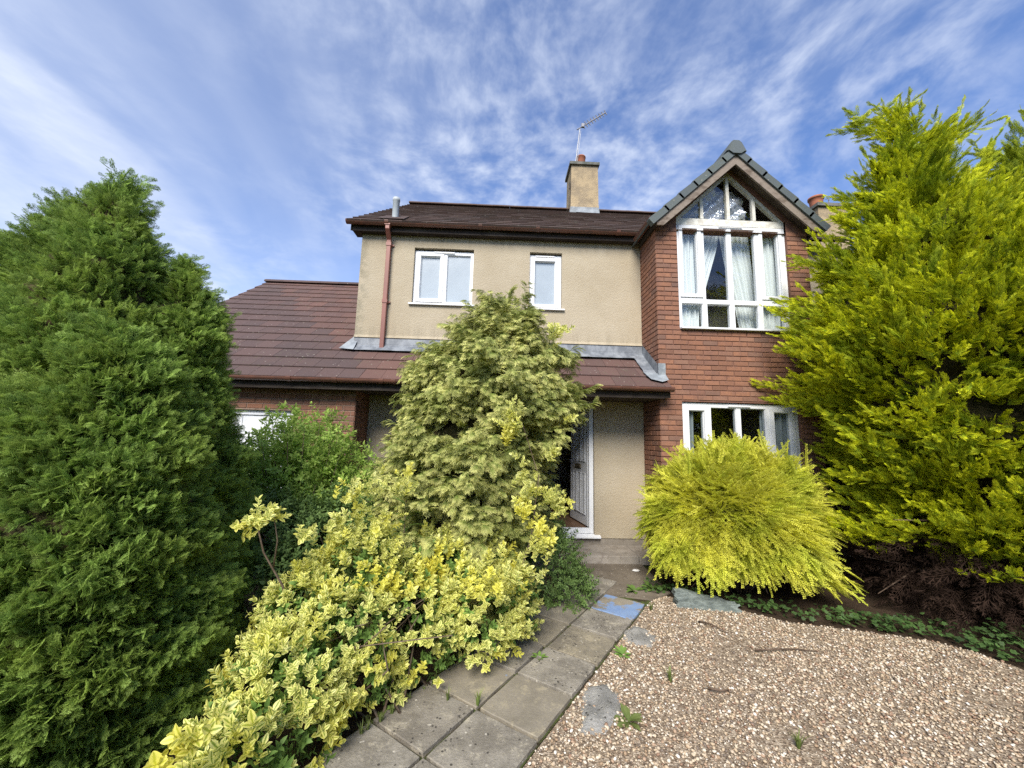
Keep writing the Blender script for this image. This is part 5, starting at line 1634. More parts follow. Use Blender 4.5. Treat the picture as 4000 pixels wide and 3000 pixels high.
cb, cd, cl = clusters(p, d, ln, 9, 0.15, 0.035, 0.25, (0.10, 0.20))
P, D, U, S = plume_crown(cb, cd, cl, np.full(len(cb), 0.078), 9, 0.45, (0.95, 0.2), 0.4)
pin, oin, _q = profile_sample(700, mcx, MY_, mz, [q * 0.86 for q in mr_], 0.5)
din = unit(oin + UP * 0.1 + rng.normal(size=pin.shape) * 0.3)
P3, D3, U3, S3 = plume_crown(pin - din * 0.15, din, np.full(len(pin), 0.22), np.full(len(pin), 0.10), 9, 0.2, (0.95, 0.2))
P, D, U, S = np.concatenate([P, P3]), np.concatenate([D, D3]), np.concatenate([U, U3]), np.concatenate([S, S3])
lead = [((0.3, 4.1, 1.95), (1.02, 4.05, 2.35)), ((0.35, 4.1, 1.85), (1.00, 4.0, 2.16)), ((MX_, MY_, 2.9), (0.10, 4.2, 3.42)), ((MX_, MY_, 2.8), (-0.16, 4.2, 3.26)), ((-0.3, 4.1, 1.2), (-1.12, 4.0, 1.72)), ((-0.3, 4.0, 0.9), (-1.10, 3.8, 1.1)),
        ((0.05, 4.2, 2.8), (0.28, 4.15, 3.18)), ((-0.3, 4.1, 2.1), (-0.98, 4.0, 2.35))]
lb = np.array([a for a, b_ in lead]); lt = np.array([b_ for a, b_ in lead]); ld = lt - lb; ll = np.linalg.norm(ld, axis=1)
P2, D2, U2, S2 = plume_crown(lb, unit(ld), ll, np.full(len(lead), 0.105), 70, 0.12, (0.85, 0.15), 0.3)
P, D, U, S = np.concatenate([P, P2]), np.concatenate([D, D2]), np.concatenate([U, U2]), np.concatenate([S, S2])
ok = outside_house(P + D * 0.08)
scatter("crown", MC, M["fol_cream_cypress"], FROND_C, P[ok], D[ok], U[ok], S[ok])

# ------------------------------------------------------------------ golden honeysuckle dome
LXc, LYc = 2.88, 4.76
LO = empty("golden_shrub", (LXc, LYc, 0), "rounded bright yellow small leaved shrub under the ground floor bay window", "shrub")
def dome(n, cx, cy, rx, ry, h, zlow=-0.12, front=0.55):
    u = rng.uniform(zlow, 1.0, n * 3); ph = rng.uniform(0, 2 * np.pi, n * 3)
    keep = rng.random(n * 3) < (1 - front) + front * (np.cos(ph - math.atan2(-cy, -cx)) > -0.3)
    u, ph = u[keep][:n], ph[keep][:n]
    cth = np.sqrt(np.clip(1 - u * u, 0, 1))
    o_ = np.stack([cth * np.cos(ph), cth * np.sin(ph), u], 1)
    return o_, ph, u
n = 5200
o_, ph, u = dome(n, LXc, LYc, 1, 1, 1, -0.30)
zc_ = 0.70
wid_ = np.where(u < 0, 1.0 + 0.10 * (-u), 1.0 - 0.14 * u)
rad = np.stack([np.full(n, 0.89) * wid_, np.full(n, 0.60) * wid_, np.full(n, 0.80)], 1)
dep = 1 - 0.34 * rng.random(n) ** 1.6
lump_ = 1 + 0.10 * np.sin(ph * 4 + u * 5 + 0.6) + 0.07 * np.sin(ph * 9 - u * 8)
P = np.array([LXc, LYc, zc_]) + o_ * rad * (dep * lump_)[:, None]
P[:, 2] = np.maximum(P[:, 2], 0.26)
hor = unit(o_ * np.array([1, 1, 0.0]) + 1e-6)
D = hor * 0.85 + UP * (np.clip(u * 1.9, -0.7, 1.5) - 0.62)[:, None] + rng.normal(size=(n, 3)) * 0.26
S = rng.uniform(0.20, 0.36, n)
# long loose shoots at the top and the flaring skirt on the right
k = 130
pe = np.array([LXc, LYc, 0.9]) + np.stack([rng.normal(size=k) * 0.36, rng.uniform(-0.45, 0.3, k), np.zeros(k)], 1)
pe[:, 2] = 1.55 - 0.42 * (pe[:, 0] - LXc) ** 2 + rng.uniform(-0.12, 0.06, k)
de = np.stack([rng.normal(size=k) * 0.45, rng.normal(size=k) * 0.3, np.ones(k)], 1)
k2 = 90
pf = np.stack([LXc + rng.uniform(0.25, 0.82, k2), LYc - rng.uniform(0.25, 0.66, k2), np.zeros(k2)], 1)
pf[:, 2] = 0.60 - (pf[:, 0] - LXc) * 0.32 + rng.uniform(-0.16, 0.14, k2)
df = np.stack([rng.uniform(0.5, 1.0, k2), rng.uniform(-0.6, 0.1, k2), rng.uniform(-0.7, -0.1, k2)], 1)
P = np.concatenate([P, pe, pf]); D = np.concatenate([D, de, df]); S = np.concatenate([S, rng.uniform(0.2, 0.36, k), rng.uniform(0.18, 0.28, k2)])
U = np.tile(UP, (len(P), 1)) + rng.normal(size=P.shape) * 0.35 + np.concatenate([hor, np.zeros((k + k2, 3))]) * 0.5
ok = outside_house(P + unit(D) * 0.25)
scatter("foliage", LO, M["fol_lonicera"], [twig_lonicera(s) for s in (1, 2, 3, 4)], P[ok], D[ok], U[ok], S[ok])
core(LO, [(LXc, LYc, [0.25, 0.5, 0.9, 1.2, 1.4, 1.55], [0.45, 0.70, 0.78, 0.62, 0.40, 0.1])], 0.60)
lr = random.Random(8)
segs = []
for k in range(46):
    a = lr.uniform(math.pi * 0.9, math.pi * 2.1); rr = lr.uniform(0.35, 0.85)
    segs.append(([(LXc + 0.12 * math.cos(a), LYc + 0.12 * math.sin(a), 0.0), (LXc + 0.5 * rr * math.cos(a), LYc + 0.4 * rr * math.sin(a), lr.uniform(0.25, 0.5)), (LXc + rr * math.cos(a), LYc + 0.75 * rr * math.sin(a), lr.uniform(0.1, 1.1))], 0.011, 0.003))
limbs(LO, segs, "stem", "twig")

# ------------------------------------------------------------------ loose green shrub by the garage
GXc, GYc = -2.30, 4.72
GS = empty("leafy_shrub", (GXc, GYc, 0), "loose light green shrub with upright leafy shoots in front of the garage door", "shrub")
sr = random.Random(17)
segs, sp_, sd_, ss_ = [], [], [], []
for k in range(210):
    a = sr.uniform(0, 2 * math.pi); rr = math.sqrt(sr.random())
    tx, ty = GXc + rr * 0.98 * math.cos(a), GYc + rr * 0.62 * math.sin(a)
    hmax = 2.02 - 0.55 * rr * rr - 0.22 * abs(tx - GXc + 0.15) + sr.uniform(-0.32, 0.14)
    bx, by = GXc + (tx - GXc) * 0.35, GYc + (ty - GYc) * 0.35
    if k < 70: segs.append(([(bx, by, 0), ((bx + tx) / 2, (by + ty) / 2, hmax * 0.6), (tx, ty, hmax)], 0.008, 0.002))
    for q in range(22):
        s = 0.22 + 0.78 * (q + sr.random()) / 22
        x = bx + (tx - bx) * s; y_ = by + (ty - by) * s; z = hmax * s
        sp_.append((x + sr.uniform(-.05, .05), y_ + sr.uniform(-.05, .05), z)); az = sr.uniform(0, 2 * math.pi)
        sd_.append((math.cos(az) * 0.8 + (tx - bx) * 0.3, math.sin(az) * 0.8 - 0.15, sr.uniform(0.2, 1.1))); ss_.append(sr.uniform(0.10, 0.155))
P, D, S = np.array(sp_), np.array(sd_), np.array(ss_)
ok = outside_house(P)
scatter("foliage", GS, M["fol_green_shrub"], [sprig_leafy(s, 4, 0.42, 0.23) for s in (31, 32, 33)], P[ok], D[ok], np.tile(UP, (ok.sum(), 1)) + rng.normal(size=(ok.sum(), 3)) * 0.4, S[ok])
limbs(GS, segs, "stem", "twig")

def blob_points(blobs, n, jitter=0.12, zlow=-0.3, cull=0.85):
    """points on the outside of a union of ellipsoids"""
    w = np.array([b_[3] * b_[4] + b_[4] * b_[5] + b_[3] * b_[5] for b_ in blobs]); w = w / w.sum()
    Ps, Os = [], []
    for b_, ww in zip(blobs, w):
        m_ = int(n * ww) + 4
        u = rng.uniform(zlow, 1, m_); ph = rng.uniform(0, 2 * np.pi, m_); c = np.sqrt(1 - u * u)
        o_ = np.stack([c * np.cos(ph), c * np.sin(ph), u], 1)
        r3 = np.array(b_[3:6])
        p = np.array(b_[:3]) + o_ * r3 * (1 - jitter * rng.random(m_))[:, None]
        Ps.append(p); Os.append(unit(o_ / r3))
    P, O = np.concatenate(Ps), np.concatenate(Os)
    ins = np.zeros(len(P), int)
    for b_ in blobs:
        q = (P - np.array(b_[:3])) / np.array(b_[3:6])
        ins += ((q * q).sum(1) < cull * cull * (1 - jitter))
    ok = (ins == 0) & (P[:, 2] > 0.02)
    return P[ok], O[ok]

# dark low evergreen under it
DS_ = empty("dark_shrub", (-1.75, 3.95, 0), "low dark green evergreen shrub between the thuja and the cream tipped cypress", "shrub")
bl = [(-2.1, 3.95, 0.35, 0.5, 0.5, 0.75), (-1.55, 3.95, 0.3, 0.55, 0.5, 0.85), (-1.1, 3.85, 0.2, 0.4, 0.4, 0.7), (-1.75, 3.6, 0.1, 0.6, 0.45, 0.7)]
P, O = blob_points(bl, 3200, 0.3)
scatter("foliage", DS_, M["fol_dark_shrub"], [sprig_leafy(s, 6, 0.24, 0.28) for s in (41, 42, 43)], P, O + UP * 0.3 + rng.normal(size=P.shape) * 0.4, O + rng.normal(size=P.shape) * 0.3 + UP * 0.3, rng.uniform(0.12, 0.19, len(P)))
limbs(DS_, [([(-1.75, 3.95, 0), (-1.75 + sr.uniform(-.3, .3), 3.9, 0.4), (-1.75 + sr.uniform(-.6, .6), 3.8 + sr.uniform(-.3, .3), 0.85)], 0.014, 0.004) for k in range(12)], "stem", "twig")

# dark small leaved shrub by the step
DC = empty("cotoneaster_shrub", (0.72, 4.60, 0), "dark green small leaved shrub spilling onto the concrete beside the doorstep", "shrub")
bl = [(0.62, 4.55, 0.18, 0.34, 0.34, 0.55), (0.78, 4.40, 0.06, 0.26, 0.26, 0.28), (0.52, 4.75, 0.4, 0.25, 0.25, 0.5)]
P, O = blob_points(bl, 1500, 0.4)
scatter("foliage", DC, M["fol_dark_shrub"], [sprig_leafy(s, 7, 0.17, 0.3) for s in (51, 52, 53)], P, O + UP * 0.15 + rng.normal(size=P.shape) * 0.5, O + UP * 0.4 + rng.normal(size=P.shape) * 0.3, rng.uniform(0.12, 0.2, len(P)))
limbs(DC, [([(0.72, 4.6, 0), (0.7 + sr.uniform(-.15, .15), 4.5 + sr.uniform(-.15, .15), 0.3), (0.7 + sr.uniform(-.35, .4), 4.5 + sr.uniform(-.3, .3), 0.55)], 0.008, 0.002) for k in range(12)], "stem", "twig")

# ------------------------------------------------------------------ variegated euonymus along the path
EU = empty("variegated_euonymus", (-0.7, 2.8, 0), "sprawling yellow and green variegated euonymus spilling over the left edge of the path", "shrub")
bl = [(-1.16, 2.08, 0.08, 0.22, 0.28, 0.34), (-1.17, 2.46, 0.16, 0.36, 0.36, 0.46), (-0.97, 2.80, 0.24, 0.40, 0.36, 0.48), (-0.63, 3.10, 0.25, 0.40, 0.34, 0.50), (-0.18, 3.32, 0.28, 0.38, 0.36, 0.46), (0.08, 3.58, 0.25, 0.28, 0.28, 0.40),
      (-0.98, 3.10, 0.55, 0.36, 0.34, 0.46), (-0.50, 3.45, 0.45, 0.40, 0.35, 0.46), (-0.12, 3.70, 0.45, 0.30, 0.3, 0.46), (-1.28, 2.85, 0.35, 0.28, 0.3, 0.45)]
P, O = blob_points(bl, 4300, 0.24, -0.45)
D = O * 0.9 + UP * 0.55 + rng.normal(size=P.shape) * 0.35
S = rng.uniform(0.068, 0.11, len(P))
# thin the dark gaps: clumps of shoots with holes between
hole = np.sin(P[:, 0] * 9.0 + 1.3) * np.sin(P[:, 1] * 8.0) * np.sin(P[:, 2] * 9.0 + 0.7)
keep = rng.random(len(P)) > np.clip(hole * 1.6, 0, 0.85)
P, D, S, O = P[keep], D[keep], S[keep], O[keep]
# climbing and stray shoots
sh = []
er = random.Random(23)
def shoot(pts, n, rad, sc=(0.075, 0.115)):
    pts = [Vector(q) for q in pts]
    for i in range(n):
        t_ = er.random() * (len(pts) - 1); k = min(int(t_), len(pts) - 2)
        p = pts[k].lerp(pts[k + 1], t_ - k); dd = (pts[k + 1] - pts[k]).normalized()
        off = Vector((er.gauss(0, rad), er.gauss(0, rad), er.gauss(0, rad)))
        sh.append((p + off, dd * 0.7 + Vector((er.gauss(0, .5), er.gauss(0, .5) - 0.35, er.gauss(0, .4) + 0.35)), er.uniform(*sc)))
shoot([(-1.30, 3.05, 0.80), (-1.15, 3.10, 1.10), (-0.98, 3.15, 1.32)], 55, 0.07)
shoot([(-1.20, 2.95, 0.75), (-1.00, 3.05, 0.95), (-0.80, 3.1, 1.05)], 45, 0.08)
shoot([(-1.60, 2.55, 1.13), (-1.50, 2.55, 1.17), (-1.38, 2.55, 1.22)], 22, 0.022, (0.08, 0.11))
shoot([(-1.24, 2.62, 1.06), (-1.20, 2.6, 1.10)], 4, 0.02)
shoot([(-1.28, 1.75, 0.44), (-1.20, 1.75, 0.50), (-1.13, 1.76, 0.57)], 14, 0.025)
shoot([(-0.03, 3.05, 0.55), (0.11, 2.98, 0.80)], 36, 0.07)
shoot([(0.20, 3.02, 0.72), (0.33, 3.02, 0.94), (0.34, 3.04, 1.05)], 40, 0.06)
shoot([(0.20, 3.06, 1.12), (0.24, 3.06, 1.32)], 24, 0.05)
shoot([(0.30, 3.10, 1.26), (0.44, 3.12, 1.28), (0.47, 3.15, 1.2)], 30, 0.045)
shoot([(0.22, 3.12, 1.56), (0.24, 3.10, 1.40)], 10, 0.03)
shoot([(0.36, 3.16, 1.58), (0.44, 3.16, 1.60)], 9, 0.03)
shoot([(0.05, 3.10, 1.66), (0.10, 3.12, 1.80), (0.14, 3.12, 1.98)], 32, 0.03)
shoot([(0.55, 3.4, 1.84), (0.59, 3.4, 1.86)], 4, 0.02)
shoot([(-0.80, 3.3, 1.25), (-0.76, 3.28, 1.36)], 14, 0.05)
shoot([(0.48, 3.72, 2.72), (0.62, 3.72, 2.79)], 14, 0.035)
shoot([(0.02, 3.1, 0.22), (0.16, 3.06, 0.34)], 16, 0.05)
P = np.concatenate([P, np.array([tuple(q[0]) for q in sh])]); D = np.concatenate([D, np.array([tuple(q[1]) for q in sh])]); S = np.concatenate([S, np.array([q[2] for q in sh])])
U = np.tile(UP, (len(P), 1)) + rng.normal(size=P.shape) * 0.5
SPR = [sprig_euonymus(s) for s in (61, 62, 63, 64)]
# the nearest shoots are built leaf by leaf
dist = np.linalg.norm(P - np.array([0, 0, CAM_H]), axis=1) + 0.5 * (D[:, 1] > 0.4)
near = np.argsort(dist)[:30]
LT = T(); leaf_shape(LT, (0, 0, 0), (1, 0, 0), (0, 0, 1), 1.0, 0.29, 0.25, 0.16)
lme = bpy.data.meshes.new("leaf"); lme.from_pydata(LT.v, [], LT.f)
a_ = lme.attributes.new("tip", "FLOAT", "POINT"); a_.data.foreach_set("value", LT.t); lme.polygons.foreach_set("use_smooth", [True] * len(lme.polygons)); lme.materials.append(M["fol_euonymus"])
x_, y_, z_ = frames(D[near], U[near])
off = origin_of(EU)
for q, i in enumerate(near):
    rot = Matrix((tuple(x_[q]), tuple(y_[q]), tuple(z_[q]))).transposed()
    s0 = S[i]
    for li in range(10):
        pr = li // 2; sgn = (li % 2) * math.pi
        roll = (pr % 2) * math.pi / 2 + er.uniform(-0.3, 0.3) + sgn
        op = 1.05 - 0.13 * pr + er.uniform(-0.15, 0.15)
        d = Vector((math.cos(op), math.sin(op) * math.cos(roll), math.sin(op) * math.sin(roll)))
        nn = Vector((math.sin(op), -math.cos(op) * math.cos(roll), -math.cos(op) * math.sin(roll)))
        sd = nn.cross(d)
        lr_ = Matrix((d, sd, nn)).transposed()
        o = bpy.data.objects.new("leaf", lme); col.objects.link(o); o.parent = EU
        ws = s0 * er.uniform(0.42, 0.55)
        o.matrix_local = Matrix.Translation(Vector(P[i]) + rot @ Vector((s0 * (0.12 + 0.19 * pr), 0, 0)) - off) @ (rot @ lr_).to_4x4() @ Matrix.Scale(ws, 4)
rest_i = np.setdiff1d(np.arange(len(P)), near)
scatter("foliage", EU, M["fol_euonymus"], SPR, P[rest_i], D[rest_i], U[rest_i], S[rest_i])
# darker green inner leaves showing in the gaps
P, O = blob_points([(b_[0], b_[1], b_[2], b_[3] * 0.82, b_[4] * 0.82, b_[5] * 0.82) for b_ in bl], 1500, 0.2, -0.4)
scatter("inner_foliage", EU, M["fol_weed"], [sprig_leafy(s, 5, 0.4, 0.3) for s in (71, 72)], P, O + UP * 0.3 + rng.normal(size=P.shape) * 0.4, O + rng.normal(size=P.shape) * 0.3, rng.uniform(0.08, 0.12, len(P)))
segs = [([(-0.7 + sr.uniform(-.3, .3), 2.8 + sr.uniform(-.3, .3), 0), (-1.0 + sr.uniform(-.3, .5), 2.8 + sr.uniform(-.4, .5), 0.35), (-0.9 + sr.uniform(-.4, .7), 2.8 + sr.uniform(-.5, .6), 0.6)], 0.009, 0.003) for k in range(16)]
segs += [([(-1.30, 2.75, 0.4), (-1.36, 2.68, 0.75), (-1.46, 2.60, 0.98), (-1.50, 2.56, 1.17)], 0.009, 0.004), ([(-1.41, 2.64, 0.88), (-1.38, 2.6, 1.05), (-1.40, 2.57, 1.2)], 0.006, 0.003), ([(0.1, 3.5, 0.2), (0.3, 3.38, 0.9), (0.36, 3.42, 1.4), (0.16, 3.42, 2.0)], 0.008, 0.003)]
limbs(EU, segs, "stem", "twig")

# ------------------------------------------------------------------ ivy, grass, weeds
def in_poly(P, poly):
    x, y = P[:, 0], P[:, 1]; c = np.zeros(len(P), bool)
    j = len(poly) - 1
    for i in range(len(poly)):
        xi, yi = poly[i]; xj, yj = poly[j]
        c ^= ((yi > y) != (yj > y)) & (x < (xj - xi) * (y - yi) / (yj - yi + 1e-12) + xi)
        j = i
    return c
IVY = [(1.72, 4.62), (1.95, 4.55), (2.5, 4.34), (2.86, 4.02), (3.45, 3.83), (3.98, 3.64), (4.16, 3.44), (4.28, 3.1), (4.75, 2.45), (6.0, 2.6), (6.0, 3.2), (4.75, 3.55), (4.3, 3.95), (3.7, 4.1), (2.9, 4.3), (2.4, 4.55), (1.8, 4.85)]
pp = np.stack([rng.uniform(1.6, 6.1, 14000), rng.uniform(2.3, 5.0, 14000)], 1)
pp = pp[in_poly(pp, IVY)]
edge_d = np.exp(-((pp[:, 0] - 5) ** 2) * 0.5)
patch = np.sin(pp[:, 0] * 6.1 + 1) * np.sin(pp[:, 1] * 7.3 + pp[:, 0] * 2.1)
pp = pp[rng.random(len(pp)) < 0.62 + 0.45 * patch]
zz = 0.02 + 0.07 * rng.random(len(pp)) + 0.20 * rng.random(len(pp)) * np.clip(pp[:, 0] - 4.15, 0, 1)
P = np.concatenate([pp, zz[:, None]], 1)
az = rng.uniform(0, 2 * np.pi, len(P))
D = np.stack([np.cos(az), np.sin(az), rng.uniform(-0.3, 0.4, len(P))], 1)
U = np.tile(UP, (len(P), 1)) + rng.normal(size=P.shape) * 0.4 + np.array([0, -0.35, 0])
iv = scatter("ivy_ground_cover", None, M["fol_ivy"], [ivy_leaf(s) for s in (1, 2, 3)], P, D, U, rng.uniform(0.03, 0.06, len(P)))
tag(iv, "dark green ivy creeping along the back edge of the gravel", "ivy", kind="stuff")

def blade_tuft(seed, n=16, spread=0.5):
    r = random.Random(seed); T_ = T()
    for i in range(n):
        a = r.uniform(0, 2 * math.pi); l_ = r.uniform(0.5, 1.0); le = r.uniform(0.1, spread)
        w = 0.035; sx, sy = -math.sin(a) * w, math.cos(a) * w
        m_ = (math.cos(a) * le * 0.4 * l_, math.sin(a) * le * 0.4 * l_, 0.6 * l_); e_ = (math.cos(a) * le * l_, math.sin(a) * le * l_, 0.95 * l_)
        b0 = (math.cos(a) * 0.05, math.sin(a) * 0.05, 0)
        T_.add([(b0[0] + sx, b0[1] + sy, 0), (b0[0] - sx, b0[1] - sy, 0), (m_[0] + sx * .8, m_[1] + sy * .8, m_[2]), (m_[0] - sx * .8, m_[1] - sy * .8, m_[2]), e_], [(0, 1, 3, 2), (2, 3, 4)], [0, 0, 0.5, 0.5, 1])
    return T_.get()
def rosette(seed, n=14):
    r = random.Random(seed); T_ = T()
    for i in range(n):
        a = i * 2.4 + r.uniform(-.3, .3); up_ = r.uniform(0.15, 0.9)
        d = (math.cos(a) * math.cos(up_), math.sin(a) * math.cos(up_), math.sin(up_))
        leaf_shape(T_, (0, 0, 0.02), d, (0, 0, 1), r.uniform(0.6, 1), 0.16, 0.2, 0.35, pts=(0, 0.3, 0.7, 1), wid=(0.15, 0.8, 1.0, 0), tv=1.0)
    return T_.get()
def plain(name, tpl, mat, loc, scale, rz=0):
    me = bpy.data.meshes.new(name); me.from_pydata(tpl[0], [], tpl[1])
    a_ = me.attributes.new("tip", "FLOAT", "POINT"); a_.data.foreach_set("value", tpl[2]); me.materials.append(mat)
    o = bpy.data.objects.new(name, me); col.objects.link(o); o.location = loc; o.scale = (scale,) * 3; o.rotation_euler = (0, 0, rz)
    return o
weeds = [("grass_tuft", blade_tuft(1), "fol_grass", (-0.28, 2.775, 0.01), 0.11, "thin grass tuft in the slab joint beside the euonymus", "grass tuft"),
         ("grass_tuft", blade_tuft(2), "fol_grass", (-0.085, 2.74, 0.01), 0.12, "taller grass tuft at the crossing of the slab joints", "grass tuft"),
         ("weed", rosette(3), "fol_weed", (0.37, 3.27, 0.015), 0.08, "small green weed on the joint between two path slabs", "weed"),
         ("weed", rosette(4), "fol_weed", (1.06, 3.36, 0.0), 0.10, "leafy weed at the right edge of the path by the gravel", "weed"),
         ("weed", blade_tuft(5, 26, 0.9), "fol_grass", (1.30, 3.02, 0.0), 0.11, "flat grassy weed in the gravel right of the path", "weed"),
         ("weed", rosette(6), "fol_grass", (0.86, 2.62, 0.0), 0.12, "grey green weed on the edge of the pale cement patch", "weed"),
         ("weed", rosette(7), "fol_weed", (1.62, 4.66, 0.0), 0.16, "green weed clump beside the concrete near the blue slab", "weed"),
         ("weed", rosette(8), "fol_weed", (1.86, 4.72, 0.0), 0.18, "larger weed clump between the rock and the concrete", "weed"),
         ("grass_tuft", blade_tuft(9, 30, 0.9), "fol_grass", (1.62, 4.18, 0.0), 0.10, "grass tuft at the corner of the blue painted slab", "grass tuft"),
         ("grass_tuft", blade_tuft(10, 30, 0.9), "fol_grass", (1.78, 2.42, 0.0), 0.11, "grass tuft in the middle of the gravel near the bottom of the picture", "grass tuft"),
         ("grass_tuft", blade_tuft(11, 36, 0.7), "fol_grass", (0.16, 3.42, 0.02), 0.22, "thick grass clump at the foot of the euonymus on the path edge", "grass tuft")]
for nm, tp, mt, loc, sc, lb_, ct in weeds:
    tag(plain(nm, tp, M[mt], loc, sc, random.uniform(0, 6)), lb_, ct)
# tall willowherb among the euonymus
WH = empty("willowherb", (-0.78, 3.45, 0), "tall weed with long narrow green leaves between the euonymus and the cypress", "weed")
T_ = T()
r = random.Random(2)
for i in range(44):
    z = 0.25 + 0.9 * i / 44; a = i * 2.4
    up_ = 0.15 + 0.6 * i / 44
    leaf_shape(T_, (0, 0, z), (math.cos(a) * math.cos(up_), math.sin(a) * math.cos(up_), math.sin(up_)), (0, 0, 1), r.uniform(0.16, 0.24) * (1.1 - 0.3 * i / 44), 0.016, 0.2, 0.5, pts=(0, 0.25, 0.6, 1), wid=(0.3, 1, 0.8, 0), tv=1.0)
me = bpy.data.meshes.new("leaves"); me.from_pydata(T_.v, [], T_.f); a_ = me.attributes.new("tip", "FLOAT", "POINT"); a_.data.foreach_set("value", T_.t); me.materials.append(M["fol_weed"])
link("leaves", me, WH)
limbs(WH, [([(-0.78, 3.45, 0), (-0.78, 3.45, 0.7), (-0.78, 3.45, 1.17)], 0.008, 0.003)], "stem", "twig")
# fine grass at the foot of the euonymus
pp = [(P0 + PA * t_ + PN * (0.93 + random.uniform(-0.10, 0.10))) for t_ in np.linspace(-1.2, 2.4, 90)]
P = np.array([(q.x, q.y, 0.01) for q in pp]); D = np.tile(np.array([1.0, 0, 0]), (len(P), 1)) + rng.normal(size=P.shape) * np.array([1, 1, 0.05])
tag(scatter("edge_grass", None, M["fol_grass"], [blade_tuft(15, 18, 0.7), blade_tuft(16, 18, 0.6)], P, D, np.tile(UP, (len(P), 1)), rng.uniform(0.05, 0.11, len(P))), "fine grass growing along the left edge of the path", "grass", kind="stuff")

# ------------------------------------------------------------------ gravel stones
pp = np.stack([rng.uniform(-1.2, 5.2, 78000), rng.uniform(1.2, 4.6, 78000)], 1)
pp = pp[in_poly(pp, GRAVEL)]
rel = pp - np.array(P0.xy)
thin = np.sin(pp[:, 0] * 3.1 + 1.7 * np.sin(pp[:, 1] * 2.3)) * np.sin(pp[:, 1] * 4.3 + np.sin(pp[:, 0] * 5.0))
ok = ((rel @ np.array(PN.xy)) < -0.004) & (rng.random(len(pp)) > np.clip((thin - 0.40) * 1.6, 0, 0.8))
pp = pp[ok]
P = np.concatenate([pp, (0.003 + 0.007 * rng.random(len(pp)))[:, None]], 1)
az = rng.uniform(0, 2 * np.pi, len(P))
D = np.stack([np.cos(az), np.sin(az), rng.normal(size=len(P)) * 0.25], 1)
U = np.tile(UP, (len(P), 1)) + rng.normal(size=P.shape) * 0.35
tag(scatter("gravel", None, M["stone"], [stone_shape(s) for s in range(7)], P, D, U, 0.008 + 0.024 * rng.random(len(P)) ** 2.3), "loose cream and brown gravel covering the drive", "gravel", kind="stuff")

# ------------------------------------------------------------------ cement patches, slate rock, pebble
def lump(name, cx, cy, rx, ry, h, mat, seed, label, cat, rz=0.0, nseg=40, nr=12, rag=0.28):
    r = np.random.default_rng(seed); b = MB()
    ph = r.uniform(0, 6.28, 8)
    vs_, fs = [], []
    for i in range(nr + 1):
        t_ = i / nr
        for k in range(nseg):
            a = 2 * math.pi * k / nseg
            rag_ = 1 + rag * (0.5 * math.sin(2 * a + ph[0]) + 0.35 * math.sin(3 * a + ph[1]) + 0.25 * math.sin(7 * a + ph[2]))
            x = rx * t_ * rag_ * math.cos(a); y_ = ry * t_ * rag_ * math.sin(a)
            z = h * (1 - t_ ** 3) * (0.75 + 0.3 * math.sin(x * 17 + ph[3]) * math.sin(y_ * 15 + ph[4]) + 0.15 * math.sin(x * 41 + y_ * 37)) - 0.004
            vs_.append((cx + x * math.cos(rz) - y_ * math.sin(rz), cy + x * math.sin(rz) + y_ * math.cos(rz), z))
    for i in range(nr):
        for k in range(nseg):
            fs.append((i * nseg + k, i * nseg + (k + 1) % nseg, (i + 1) * nseg + (k + 1) % nseg, (i + 1) * nseg + k))
    b.add(vs_, fs)
    return tag(b.build(name, mat, smooth_=True), label, cat)
lump("cement_patch", 0.715, 2.755, 0.135, 0.26, 0.042, M["cement"], 1, "large pale lumpy cement patch in the gravel beside the path", "cement", -0.6)
lump("cement_patch", 1.30, 3.66, 0.13, 0.22, 0.036, M["cement"], 2, "smaller crumbling cement patch in the gravel below the blue slab", "cement", -0.6)
for pts, lb_ in (([(2.20, 3.42, 0.02), (2.34, 3.40, 0.035), (2.55, 3.43, 0.025), (2.72, 3.40, 0.02)], "long dark twig lying on the gravel in the middle of the drive"), ([(1.98, 3.92, 0.02), (2.06, 3.84, 0.03), (2.14, 3.70, 0.02)], "short dark twig on the gravel in front of the slate rock"), ([(1.52, 2.92, 0.02), (1.60, 2.88, 0.03), (1.66, 2.90, 0.02)], "small broken twig on the gravel right of the grassy weed")):
    b = MB(); b.tube(pts, 0.008, 6, True, 0.0, 0.004)
    tag(b.build("fallen_twig", M["bark"], smooth_=True), lb_, "twig", "twigs fallen on the gravel")
# slate rock: a leaning angular slab
bm = bmesh.new(); bmesh.ops.create_cube(bm, size=1.0)
bmesh.ops.subdivide_edges(bm, edges=bm.edges[:], cuts=5, use_grid_fill=True)
rr = np.random.default_rng(5)
for v in bm.verts:
    x, y_, z = v.co
    top = 0.155 - 0.10 * (x + 0.5) + 0.012 * math.sin(x * 14)
    if x < -0.36: top *= 1.05
    v.co = (x * 0.62 + 0.02 * math.sin(z * 9 + y_ * 7), y_ * 0.17 * (1 - 0.35 * (z + .5)) + 0.03 * (z + 0.5) + 0.014 * math.sin(x * 19), (z + 0.5) * top + 0.008 * math.sin(x * 23 + y_ * 11) * (z + .5) + rr.uniform(-.004, .004))
bmesh.ops.recalc_face_normals(bm, faces=bm.faces)
me = bpy.data.meshes.new("slate_rock"); bm.to_mesh(me); bm.free(); me.materials.append(M["rock"])
o = bpy.data.objects.new("slate_rock", me); col.objects.link(o); o.location = (2.25, 4.28, -0.006); o.rotation_euler = (0, 0, -0.20)
tag(o, "long grey green slate rock lying at the edge of the gravel below the yellow shrub", "rock")
b = MB(); b.lathe(0, 0, [(0.001, 0.0), (0.04, 0.002), (0.045, 0.010), (0.03, 0.020), (0.001, 0.023)], 14)
